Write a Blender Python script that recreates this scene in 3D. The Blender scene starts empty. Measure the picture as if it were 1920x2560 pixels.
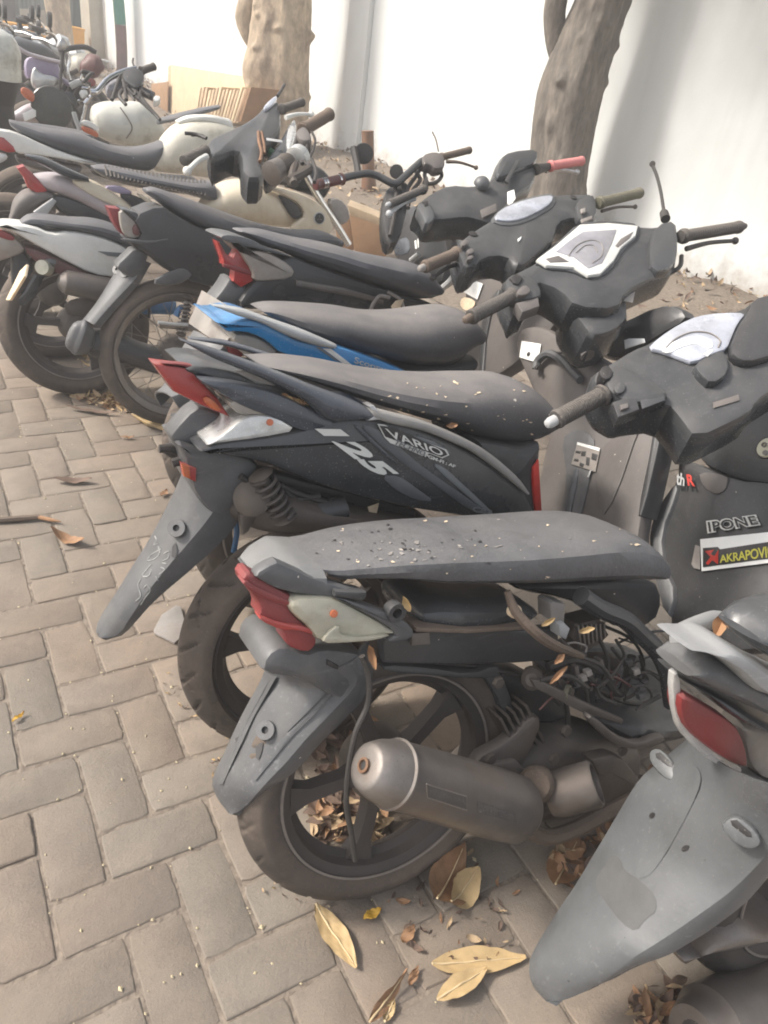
import bpy, bmesh, math, random
import numpy as np
from mathutils import Matrix, Vector
from mathutils.bvhtree import BVHTree
from mathutils import noise as mnoise
R_ = math.radians
random.seed(7); rng = np.random.default_rng(7)
scn = bpy.context.scene
C = scn.collection

# ------------------------------------------------------------------ camera
CAM_H = 1.394; F_PX = 1895.0
cR = Vector((0.86369051, -0.48764349, 0.12744619)); cU = Vector((0.16886653, 0.51820947, 0.83841699))
cF = cR.cross(cU) * -1.0
camd = bpy.data.cameras.new('camera'); cam = bpy.data.objects.new('camera', camd); C.objects.link(cam)
m = Matrix.Identity(4)
for i in range(3):
    m[i][0] = cR[i]; m[i][1] = cU[i]; m[i][2] = -cF[i]
m[2][3] = CAM_H
cam.matrix_world = m
camd.sensor_fit = 'VERTICAL'; camd.sensor_height = 36; camd.lens = F_PX / 2560 * 36
camd.clip_start = .02; camd.clip_end = 500
scn.camera = cam
# ------------------------------------------------------------------ sky, sun, exposure
SUN_EL = 44; SUN_AZ = 152      # azimuth of the direction TOWARDS the sun, degrees from +x
w = bpy.data.worlds.new('World'); scn.world = w; w.use_nodes = True
nt = w.node_tree; bg = nt.nodes['Background']; sky = nt.nodes.new('ShaderNodeTexSky')
sky.sky_type = 'NISHITA'; sky.sun_disc = False; sky.sun_elevation = R_(SUN_EL)
sky.sun_rotation = R_(90 - SUN_AZ); sky.air_density = 1.2; sky.dust_density = 4.0; sky.ozone_density = .6
hs = nt.nodes.new('ShaderNodeHueSaturation'); hs.inputs['Saturation'].default_value = .6; nt.links.new(sky.outputs[0], hs.inputs['Color']); nt.links.new(hs.outputs[0], bg.inputs[0]); bg.inputs[1].default_value = .13
sd = bpy.data.lights.new('sun', 'SUN'); sd.energy = 2.5; sd.angle = R_(9); sd.color = (1, .945, .87)
so = bpy.data.objects.new('sun', sd); C.objects.link(so)
dvec = Vector((math.cos(R_(SUN_AZ)) * math.cos(R_(SUN_EL)), math.sin(R_(SUN_AZ)) * math.cos(R_(SUN_EL)), math.sin(R_(SUN_EL))))
so.rotation_euler = dvec.to_track_quat('Z', 'Y').to_euler()
so.location = dvec * 30
scn.view_settings.view_transform = 'Standard'; scn.view_settings.look = 'None'
scn.cycles.filter_width = 1.9
scn.view_settings.exposure = 1.06; scn.view_settings.gamma = 1; scn.view_settings.use_curve_mapping = False

# ------------------------------------------------------------------ materials
MATS = {}
def mat(name, base, rough=.55, dust=0.0, dcol=(.36, .31, .26), metal=0.0, var=.25, scale=9.0, bump=.15, bscale=60.0,
        fleck=0.0, fcol=(.6, .55, .47), coat=0.0, trans=0.0, stain=None, stain_amt=0.0, stain_scale=6.0, spec=.5, zs=1.0, scr=0.0):
    mt = bpy.data.materials.new(name); mt.use_nodes = True
    n = mt.node_tree.nodes; l = mt.node_tree.links; b = n['Principled BSDF']
    tc0 = n.new('ShaderNodeTexCoord'); mpn = n.new('ShaderNodeMapping'); mpn.inputs['Scale'].default_value = (1, 1, zs); l.new(tc0.outputs['Object'], mpn.inputs[0])
    class _T: outputs = {'Object': mpn.outputs[0]}
    tc = _T
    no = n.new('ShaderNodeTexNoise'); no.inputs['Scale'].default_value = scale; no.inputs['Detail'].default_value = 7; no.inputs['Roughness'].default_value = .65
    l.new(tc.outputs['Object'], no.inputs['Vector'])
    mr = n.new('ShaderNodeMapRange'); mr.inputs[1].default_value = .3; mr.inputs[2].default_value = .7
    mr.inputs[3].default_value = 1 - var; mr.inputs[4].default_value = 1 + var
    l.new(no.outputs['Fac'], mr.inputs[0])
    vm = n.new('ShaderNodeVectorMath'); vm.operation = 'SCALE'; vm.inputs[0].default_value = base
    l.new(mr.outputs[0], vm.inputs['Scale'])
    col = vm.outputs[0]
    def mix(fac, a, bcol):
        mx = n.new('ShaderNodeMix'); mx.data_type = 'RGBA'
        l.new(fac, mx.inputs[0]); l.new(a, mx.inputs[6])
        mx.inputs[7].default_value = (*bcol, 1)
        return mx.outputs[2]
    if stain:
        ns = n.new('ShaderNodeTexNoise'); ns.inputs['Scale'].default_value = stain_scale; ns.inputs['Detail'].default_value = 8; ns.inputs['Roughness'].default_value = .7
        l.new(tc.outputs['Object'], ns.inputs['Vector'])
        rs = n.new('ShaderNodeMapRange'); rs.inputs[1].default_value = .5; rs.inputs[2].default_value = .68; rs.inputs[4].default_value = stain_amt
        l.new(ns.outputs['Fac'], rs.inputs[0]); col = mix(rs.outputs[0], col, stain)
    if scr:
        ms = n.new('ShaderNodeMapping'); ms.inputs['Scale'].default_value = (7, 90, 60); ms.inputs['Rotation'].default_value = (.3, .5, .9); l.new(tc0.outputs['Object'], ms.inputs[0])
        n5 = n.new('ShaderNodeTexNoise'); n5.inputs['Scale'].default_value = 1.6; n5.inputs['Detail'].default_value = 3; l.new(ms.outputs[0], n5.inputs['Vector'])
        n6 = n.new('ShaderNodeTexNoise'); n6.inputs['Scale'].default_value = 4; n6.inputs['Detail'].default_value = 4; l.new(tc0.outputs['Object'], n6.inputs['Vector'])
        r5 = n.new('ShaderNodeMapRange'); r5.inputs[1].default_value = .62; r5.inputs[2].default_value = .74; l.new(n5.outputs['Fac'], r5.inputs[0])
        r6 = n.new('ShaderNodeMapRange'); r6.inputs[1].default_value = .45; r6.inputs[2].default_value = .7; r6.inputs[4].default_value = scr; l.new(n6.outputs['Fac'], r6.inputs[0])
        m5 = n.new('ShaderNodeMath'); m5.operation = 'MULTIPLY'; l.new(r5.outputs[0], m5.inputs[0]); l.new(r6.outputs[0], m5.inputs[1])
        col = mix(m5.outputs[0], col, tuple(min(.8, x * 2.2 + .09) for x in base))
    rsock = None
    if not dust:
        rv = n.new('ShaderNodeMapRange'); rv.inputs[1].default_value = .3; rv.inputs[2].default_value = .7; rv.inputs[3].default_value = rough * .75; rv.inputs[4].default_value = min(1, rough * 1.3); l.new(no.outputs['Fac'], rv.inputs[0]); rsock = rv.outputs[0]
    if dust > 0:
        ge = n.new('ShaderNodeNewGeometry'); sx = n.new('ShaderNodeSeparateXYZ'); l.new(ge.outputs['Normal'], sx.inputs[0])
        d1 = n.new('ShaderNodeMapRange'); d1.inputs[1].default_value = -.1; d1.inputs[2].default_value = .92
        d1.inputs[3].default_value = .13; d1.inputs[4].default_value = 1; l.new(sx.outputs[2], d1.inputs[0])
        n2 = n.new('ShaderNodeTexNoise'); n2.inputs['Scale'].default_value = scale * .7; n2.inputs['Detail'].default_value = 9; n2.inputs['Roughness'].default_value = .72
        l.new(tc.outputs['Object'], n2.inputs['Vector'])
        d2 = n.new('ShaderNodeMapRange'); d2.inputs[1].default_value = .3; d2.inputs[2].default_value = .68; d2.inputs[3].default_value = .35; l.new(n2.outputs['Fac'], d2.inputs[0])
        mu = n.new('ShaderNodeMath'); mu.operation = 'MULTIPLY'; l.new(d1.outputs[0], mu.inputs[0]); l.new(d2.outputs[0], mu.inputs[1])
        n7 = n.new('ShaderNodeTexNoise'); n7.inputs['Scale'].default_value = 330; n7.inputs['Detail'].default_value = 2; l.new(tc.outputs['Object'], n7.inputs['Vector'])
        s7 = n.new('ShaderNodeMapRange'); s7.inputs[1].default_value = .66; s7.inputs[2].default_value = .74; s7.inputs[4].default_value = .75; l.new(n7.outputs['Fac'], s7.inputs[0])
        mx7 = n.new('ShaderNodeMath'); mx7.operation = 'MULTIPLY_ADD'; mx7.inputs[1].default_value = dust; l.new(mu.outputs[0], mx7.inputs[0]); l.new(s7.outputs[0], mx7.inputs[2])
        mu2 = n.new('ShaderNodeMath'); mu2.operation = 'MULTIPLY'; mu2.use_clamp = True; mu2.inputs[1].default_value = 1; l.new(mx7.outputs[0], mu2.inputs[0])
        col = mix(mu2.outputs[0], col, dcol)
        rr = n.new('ShaderNodeMapRange'); rr.inputs[3].default_value = rough * .8; rr.inputs[2].default_value = .8; rr.inputs[4].default_value = .95; l.new(mu2.outputs[0], rr.inputs[0]); rsock = rr.outputs[0]
    if fleck > 0:
        vo = n.new('ShaderNodeTexVoronoi'); vo.inputs['Scale'].default_value = 28
        l.new(tc.outputs['Object'], vo.inputs['Vector'])
        n3 = n.new('ShaderNodeTexNoise'); n3.inputs['Scale'].default_value = 120; n3.inputs['Detail'].default_value = 3; l.new(tc.outputs['Object'], n3.inputs['Vector'])
        ad = n.new('ShaderNodeMath'); ad.operation = 'MULTIPLY_ADD'; ad.inputs[1].default_value = .35; l.new(n3.outputs['Fac'], ad.inputs[0]); l.new(vo.outputs['Distance'], ad.inputs[2])
        n4 = n.new('ShaderNodeTexNoise'); n4.inputs['Scale'].default_value = 5; l.new(tc.outputs['Object'], n4.inputs['Vector'])
        th = n.new('ShaderNodeMapRange'); th.inputs[1].default_value = .4; th.inputs[2].default_value = .75; th.inputs[3].default_value = .17; th.inputs[4].default_value = .17 + .14 * fleck
        l.new(n4.outputs['Fac'], th.inputs[0])
        cp = n.new('ShaderNodeMath'); cp.operation = 'LESS_THAN'; l.new(ad.outputs[0], cp.inputs[0]); l.new(th.outputs[0], cp.inputs[1])
        col = mix(cp.outputs[0], col, fcol)
    l.new(col, b.inputs['Base Color'])
    if rsock: l.new(rsock, b.inputs['Roughness'])
    else: b.inputs['Roughness'].default_value = rough
    b.inputs['Metallic'].default_value = metal
    b.inputs['Specular IOR Level'].default_value = spec
    if coat: b.inputs['Coat Weight'].default_value = coat; b.inputs['Coat Roughness'].default_value = .15
    if trans: b.inputs['Transmission Weight'].default_value = trans
    if bump:
        nb = n.new('ShaderNodeTexNoise'); nb.inputs['Scale'].default_value = bscale; nb.inputs['Detail'].default_value = 5
        l.new(tc.outputs['Object'], nb.inputs['Vector'])
        bp = n.new('ShaderNodeBump'); bp.inputs['Strength'].default_value = bump; bp.inputs['Distance'].default_value = .004
        l.new(nb.outputs['Fac'], bp.inputs['Height']); l.new(bp.outputs[0], b.inputs['Normal'])
    MATS[name] = mt
    return mt
DUST = (.27, .235, .20)
mat('black_plastic', (.028, .031, .035), .27, .45, (.19, .18, .168), scr=.5, var=.3)
mat('dark_body', (.024, .028, .033), .2, .4, (.2, .19, .18), fleck=.25, coat=.3, scr=.5)
mat('navy_body', (.034, .042, .056), .22, .4, (.26, .26, .27), coat=.3, scr=.5)
mat('seat_vinyl', (.07, .075, .088), .36, .6, (.24, .22, .205), fleck=.55, bump=.12, bscale=250, scr=.25)
mat('seat_dusty', (.055, .058, .067), .36, .8, (.25, .225, .205), fleck=.75, bump=.15, bscale=250, scr=.25)
mat('seat_old', (.088, .09, .097), .38, .6, (.215, .205, .195), fleck=.95, fcol=(.5, .44, .37), bump=.3, bscale=140, stain=(.035, .035, .037), stain_amt=.55, stain_scale=14, scr=.3)
mat('fender_grey', (.078, .082, .088), .36, .42, (.21, .2, .185), var=.28, fleck=.2, scr=.7, stain=(.14, .13, .115), stain_amt=.4, stain_scale=11)
mat('patch_grey', (.08, .08, .08), .6, .3, (.14, .138, .132), var=.25)
mat('fender_pale', (.098, .103, .108), .3, .35, (.18, .18, .172), var=.2, stain=(.065, .068, .068), stain_amt=.6, stain_scale=9, scale=7, fleck=.35, fcol=(.055, .058, .058), scr=.6)
mat('light_grey', (.42, .43, .43), .45, .3, (.4, .36, .31), var=.12)
mat('cowl_grey', (.15, .155, .16), .5, .35, (.28, .26, .23), var=.15, fleck=.1)
mat('trim_silver', (.55, .55, .54), .3, .25, (.42, .38, .33), metal=.3, var=.2, scale=20, stain=(.25, .24, .22), stain_amt=.4)
mat('silver', (.5, .5, .5), .35, .25, (.4, .36, .3), metal=.7, var=.1)
mat('chrome', (.7, .7, .7), .16, .12, (.4, .35, .3), metal=1, var=.08)
mat('steel_dirty', (.24, .228, .22), .42, .6, (.25, .2, .16), metal=.75, var=.3, stain=(.2, .12, .07), stain_amt=.5)
mat('muffler', (.135, .124, .116), .36, .55, (.21, .17, .14), var=.3, metal=.45, stain=(.13, .09, .065), stain_amt=.55, scr=.5)
mat('engine', (.085, .076, .068), .6, .5, (.17, .13, .1), metal=.3, var=.35, stain=(.07, .055, .045), stain_amt=.6)
mat('rust', (.17, .085, .045), .85, .35, (.3, .2, .13), var=.4)
mat('tyre', (.036, .033, .031), .85, .65, (.15, .118, .092), var=.3, bump=.2)
mat('tyre_dusty', (.05, .043, .038), .9, .95, (.2, .155, .12), var=.4, bump=.2, stain=(.15, .115, .09), stain_amt=.6, stain_scale=8)
mat('rim_black', (.04, .037, .037), .5, .6, (.14, .11, .09), var=.3)
mat('rim_line', (.2, .175, .155), .5, .4, (.3, .25, .2), var=.3)
mat('red_lens', (.34, .022, .02), .28, .4, (.42, .2, .17), coat=.4, bump=0)
mat('red_lens_dusty', (.2, .022, .024), .42, .6, (.3, .13, .12), bump=0)
mat('orange_lens', (.5, .11, .03), .3, .25, (.5, .3, .2), coat=.4, bump=0)
mat('clear_lens', (.62, .62, .6), .18, .25, (.5, .46, .4), coat=.5, var=.2, scale=26, bump=.5, bscale=40, metal=.35)
mat('cream_lens', (.44, .43, .34), .22, .5, (.34, .3, .235), coat=.5, var=.25, scale=18, stain=(.36, .25, .13), stain_amt=.3, bump=.3, bscale=30)
mat('dim_lens', (.3, .28, .25), .4, .5, (.36, .31, .26), var=.3, stain=(.3, .12, .08), stain_amt=.25)
mat('display', (.42, .44, .5), .14, .25, (.6, .58, .55), coat=.6, var=.35, scale=14, bump=0, stain=(.2, .21, .25), stain_amt=.6)
mat('display_old', (.22, .22, .26), .3, .4, (.55, .52, .48), coat=.3, var=.3, scale=18, bump=0, stain=(.24, .19, .16), stain_amt=.6)
mat('white_paint', (.74, .74, .7), .35, .3, (.5, .46, .4), var=.06, stain=(.45, .42, .37), stain_amt=.35)
mat('white_sticker', (.82, .82, .79), .5, 0, var=.05, bump=0)
mat('sticker_cream', (.75, .6, .42), .6, 0, var=.2, bump=0, scale=30)
mat('cream_paint', (.66, .59, .46), .35, .5, (.5, .4, .28), var=.1, fleck=.2, fcol=(.5, .3, .15), stain=(.42, .3, .18), stain_amt=.45)
mat('tank_white', (.62, .62, .56), .3, .3, (.5, .45, .36), var=.1, stain=(.22, .2, .16), stain_amt=.7, stain_scale=6, coat=.3)
mat('tank_chalk', (.64, .61, .52), .6, .3, (.55, .5, .4), var=.15, stain=(.26, .23, .17), stain_amt=.65, stain_scale=9)
mat('blue_body', (.012, .20, .47), .25, .3, (.3, .4, .5), coat=.5, var=.2)
mat('blue_paint', (.05, .16, .34), .5, .3, DUST)
mat('red_paint', (.5, .03, .02), .5, .15, (.4, .2, .15))
mat('maroon', (.11, .03, .028), .5, .4, DUST)
mat('purple', (.3, .25, .36), .35, .35, (.55, .5, .52), coat=.3, var=.15)
mat('mauve', (.42, .37, .38), .4, .3, (.6, .55, .55), var=.15)
mat('pink_grip', (.55, .17, .16), .6, .3, (.6, .4, .36), var=.12)
mat('grip_black', (.05, .047, .045), .75, .7, (.21, .18, .15), bump=.6, bscale=220)
mat('grip_brown', (.115, .085, .065), .85, .6, (.24, .185, .14), bump=.6, bscale=220)
mat('grip_moss', (.13, .125, .085), .85, .5, (.24, .2, .15), bump=.6, bscale=200)
mat('cable', (.028, .027, .026), .6, .3, (.17, .14, .12))
mat('panel_brown', (.095, .088, .085), .45, .6, (.22, .19, .17), var=.25, fleck=.25, stain=(.15, .115, .095), stain_amt=.35, stain_scale=4)
mat('panel_black', (.028, .029, .032), .28, .4, (.17, .16, .148), fleck=.25, var=.3, scr=.5)
mat('plate_grey', (.28, .26, .24), .7, .3, DUST, var=.25, stain=(.15, .1, .08), stain_amt=.5)
mat('green_paint', (.02, .2, .15), .6, .1, var=.2)
mat('green_frame', (.06, .22, .1), .5, .2, var=.2)
mat('pole_maroon', (.13, .06, .06), .7, .2, var=.3)
mat('cardboard', (.33, .19, .1), .85, .2, (.5, .35, .22), var=.15, bump=.1)
mat('board', (.62, .5, .33), .8, .2, (.7, .6, .45), var=.12)
mat('plank', (.5, .37, .24), .85, .3, (.7, .58, .42), var=.35, scale=4)
mat('yellow_box', (.75, .36, .03), .5, .15, var=.1)
mat('dark_door', (.02, .05, .055), .5, .2, var=.2)
mat('brown_door', (.06, .045, .045), .6, .2, var=.2)
mat('shutter_grey', (.2, .23, .21), .6, .2, var=.15)
mat('beige_wall', (.42, .39, .32), .8, .2, (.5, .45, .38), var=.1)
mat('glass_mirror', (.05, .05, .045), .2, .3, DUST, var=.3, scale=12, bump=0, metal=.3)
mat('leaf_tan', (.46, .32, .15), .7, .25, (.55, .42, .26), var=.2, scale=25)
mat('leaf_brown', (.28, .15, .075), .8, .2, (.42, .28, .17), var=.35, scale=25)
mat('leaf_yellow', (.62, .36, .03), .6, .1, var=.15, scale=30)
mat('leaf_dark', (.12, .075, .055), .85, .3, (.3, .22, .16), var=.35, scale=30)
mat('vein', (.6, .47, .28), .7, 0, var=.1)
mat('seed', (.5, .42, .26), .7, .2, (.55, .48, .36), var=.3, scale=60)
mat('debris', (.42, .3, .18), .9, .3, (.6, .45, .28), var=.4, scale=12)
mat('rail_grey', (.3, .305, .305), .35, .3, (.34, .31, .28), var=.15, scr=.5)
mat('text_white', (.66, .66, .62), .5, .3, (.45, .42, .38), var=.1, bump=0)
mat('text_black', (.02, .02, .022), .5, .1, bump=0)
mat('text_yellow', (.62, .58, .08), .5, 0, var=.08, bump=0)
mat('chalk', (.3, .3, .29), .8, 0, var=.5, scale=60, bump=0)
mat('stripe_grey', (.15, .165, .175), .35, .3, DUST, var=.15)
mat('stripe_slate', (.075, .085, .095), .35, .3, DUST, var=.15)
mat('strip_silver', (.26, .255, .245), .5, .6, (.4, .36, .31), var=.2, fleck=.15)
mat('key_plate', (.72, .69, .52), .4, 0, var=.06, bump=0)
mat('bark_dark', (.185, .16, .135), .95, 0, var=.5, scale=20, bump=1.0, bscale=38, stain=(.07, .058, .05), stain_amt=.75, stain_scale=13, zs=.3)
mat('bark_tan', (.42, .33, .235), .95, 0, var=.4, scale=14, bump=1.0, bscale=30, stain=(.17, .115, .08), stain_amt=.8, stain_scale=5, zs=.55)
mat('leaf_green', (.055, .095, .03), .6, 0, var=.4, scale=3)

def M(x): return MATS[x]

# ------------------------------------------------------------------ image geometry helpers
CAMP = np.array([0, 0, CAM_H]); nR, nU, nF = (np.array(v) for v in (cR, cU, cF))
def ray(px, py): return nF * F_PX + nR * (px - 960) - nU * (py - 1280)
def world_z(px, py, z):
    d = ray(px, py); return CAMP + d * ((z - CAM_H) / d[2])
def world_d(px, py, depth): return CAMP + ray(px, py) * (depth / F_PX)
def pts(s):
    """'x,y x,y ...' -> array"""
    return np.array([[float(v) for v in p.split(',')] for p in s.split()])
def chaikin(p, n=1, closed=True):
    p = np.asarray(p, float)
    for _ in range(n):
        if closed: q = np.roll(p, -1, 0); a, b = p, q
        else: a, b = p[:-1], p[1:]
        r = np.empty((2 * len(a), p.shape[1])); r[0::2] = .75 * a + .25 * b; r[1::2] = .25 * a + .75 * b
        if not closed: r = np.vstack([p[:1], r, p[-1:]])
        p = r
    return p
def resample(p, n):
    p = np.asarray(p, float); s = np.r_[0, np.cumsum(np.linalg.norm(np.diff(p, axis=0), axis=1))]
    t = np.linspace(0, s[-1], n); return np.stack([np.interp(t, s, p[:, k]) for k in range(p.shape[1])], 1)
def catmull(p, n=6):
    p = np.asarray(p, float)
    if len(p) < 3: return resample(p, max(2, n))
    q = np.vstack([2 * p[0] - p[1], p, 2 * p[-1] - p[-2]]); out = []
    for i in range(1, len(q) - 2):
        for t in np.linspace(0, 1, n, endpoint=False):
            a, b, c, d = q[i - 1:i + 3]
            out.append(.5 * (2 * b + (c - a) * t + (2 * a - 5 * b + 4 * c - d) * t * t + (3 * b - a - 3 * c + d) * t ** 3))
    out.append(p[-1]); return np.array(out)
def inset2(p, d):
    """move a closed ccw 2D polygon inwards by d (mitre limited)"""
    e1 = p - np.roll(p, 1, 0); e2 = np.roll(p, -1, 0) - p
    def nrm(e):
        l = np.linalg.norm(e, axis=1, keepdims=True); l[l < 1e-9] = 1; e = e / l
        return np.stack([-e[:, 1], e[:, 0]], 1)
    n1, n2 = nrm(e1), nrm(e2); b = n1 + n2; L = np.linalg.norm(b, axis=1, keepdims=True); L[L < 1e-6] = 1; b /= L
    c = np.clip((b * n1).sum(1, keepdims=True), .6, 1)
    dv = np.full((len(p), 1), float(d))
    for _ in range(14):
        q = p + b * dv / c; f1 = np.roll(q, -1, 0) - q; bad = (f1 * e2).sum(1) < .15 * (e2 * e2).sum(1)
        if not bad.any() or d <= 0: break
        dv[bad] *= .7; dv[np.roll(bad, 1)] *= .7
    return p + b * dv / c

def new_mesh(name, v, f, mt, smooth=True, ang=35):
    me = bpy.data.meshes.new(name); me.from_pydata([tuple(map(float, x)) for x in v], [], [tuple(int(i) for i in q) for q in f])
    if isinstance(mt, (list, tuple)):
        for q in mt: me.materials.append(M(q))
    elif mt: me.materials.append(M(mt))
    me.validate()
    bm = bmesh.new(); bm.from_mesh(me); bmesh.ops.recalc_face_normals(bm, faces=bm.faces[:]); bm.to_mesh(me); bm.free()
    if smooth:
        me.polygons.foreach_set('use_smooth', [True] * len(me.polygons)); me.set_sharp_from_angle(angle=R_(ang))
    return me

def g_rings(rings, cap=True, closed=True):
    rings = [np.asarray(r) for r in rings]; n = len(rings[0]); v = np.vstack(rings); f = []
    for k in range(len(rings) - 1):
        for i in range(n if closed else n - 1):
            j = (i + 1) % n; f.append((k * n + i, k * n + j, (k + 1) * n + j, (k + 1) * n + i))
    if cap: f.append(tuple(range(n - 1, -1, -1))); f.append(tuple((len(rings) - 1) * n + i for i in range(n)))
    return v, f
def g_tube(p, r, n=8, sm=5):
    p = catmull(p, sm) if sm > 1 else np.asarray(p, float); m_ = len(p)
    rr = np.interp(np.linspace(0, 1, m_), np.linspace(0, 1, len(r)), r) if hasattr(r, '__len__') else np.full(m_, r)
    t = np.gradient(p, axis=0); t /= np.linalg.norm(t, axis=1, keepdims=True) + 1e-12
    u = np.cross(t[0], [0, 0, 1.]);
    if np.linalg.norm(u) < .1: u = np.cross(t[0], [1., 0, 0])
    u /= np.linalg.norm(u); rings = []; a = np.linspace(0, 2 * np.pi, n, endpoint=False)
    for k in range(m_):
        u = u - t[k] * (u @ t[k]); u /= np.linalg.norm(u); w_ = np.cross(t[k], u)
        rings.append(p[k] + rr[k] * (np.cos(a)[:, None] * u + np.sin(a)[:, None] * w_))
    return g_rings(rings)
def frame_of(ax):
    ax = np.asarray(ax, float); ax = ax / np.linalg.norm(ax); u = np.cross(ax, [0, 0, 1.])
    if np.linalg.norm(u) < .1: u = np.cross(ax, [1., 0, 0])
    u /= np.linalg.norm(u); return ax, u, np.cross(ax, u)
def g_lathe(c, ax, prof, n=24, cap=True, loop=False):
    """prof: list of (radius, offset along axis)"""
    ax, u, w_ = frame_of(ax); a = np.linspace(0, 2 * np.pi, n, endpoint=False); rings = []
    for r, o in prof: rings.append(np.asarray(c) + ax * o + r * (np.cos(a)[:, None] * u + np.sin(a)[:, None] * w_))
    if loop: rings.append(rings[0]); return g_rings(rings, cap=False)
    return g_rings(rings, cap)
def g_box(c, e1, e2, e3):
    c, e1, e2, e3 = (np.asarray(x, float) for x in (c, e1, e2, e3))
    v = [c + a * e1 + b * e2 + d * e3 for d in (-1, 1) for b in (-1, 1) for a in (-1, 1)]
    return np.array(v), [(0, 2, 3, 1), (4, 5, 7, 6), (0, 1, 5, 4), (2, 6, 7, 3), (0, 4, 6, 2), (1, 3, 7, 5)]
def join(gs):
    V, Fc, o = [], [], 0
    for v, f in gs:
        V.append(np.asarray(v)); Fc += [tuple(i + o for i in q) for q in f]; o += len(v)
    return np.vstack(V), Fc
def g_solid(p3, nrm, depth, r=.004, round_=False, back=True):
    """planar 3D outline, extruded along -nrm by depth, rounded edge r"""
    p3 = np.asarray(p3); o = p3.mean(0); nrm = np.asarray(nrm, float); nrm /= np.linalg.norm(nrm)
    u = p3[1] - p3[0]; u -= nrm * (u @ nrm); u /= np.linalg.norm(u); w_ = np.cross(nrm, u)
    q = np.stack([(p3 - o) @ u, (p3 - o) @ w_], 1)
    if (q[:, 0] * np.roll(q[:, 1], -1) - np.roll(q[:, 0], -1) * q[:, 1]).sum() < 0: q = q[::-1]
    if round_:
        k = [(1 - math.cos(a), math.sin(a)) for a in np.linspace(0, math.pi / 2, 5)]
        prof = [(r * (1 - s), depth * .5 * (1 - math.cos(math.asin(min(1, s))))) for s in np.sin(np.linspace(0, math.pi / 2, 5))]
        prof = prof + [(i, depth - d) for i, d in prof[::-1][1:]]
    else:
        ar = abs((q[:, 0] * np.roll(q[:, 1], -1) - np.roll(q[:, 0], -1) * q[:, 1]).sum()) / 2; pe = np.linalg.norm(q - np.roll(q, 1, 0), axis=1).sum()
        r = min(r, depth * .49, .5 * ar / pe)
        prof = [(r, 0), (r * .3, r * .3), (0, r), (0, depth - r), (r * .3, depth - r * .3), (r, depth)]
    rings = []
    for ins, d in prof:
        z = inset2(q, ins) if ins > 1e-6 else q
        rings.append(o + z[:, :1] * u + z[:, 1:] * w_ - nrm * d)
    return g_rings(rings)

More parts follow.
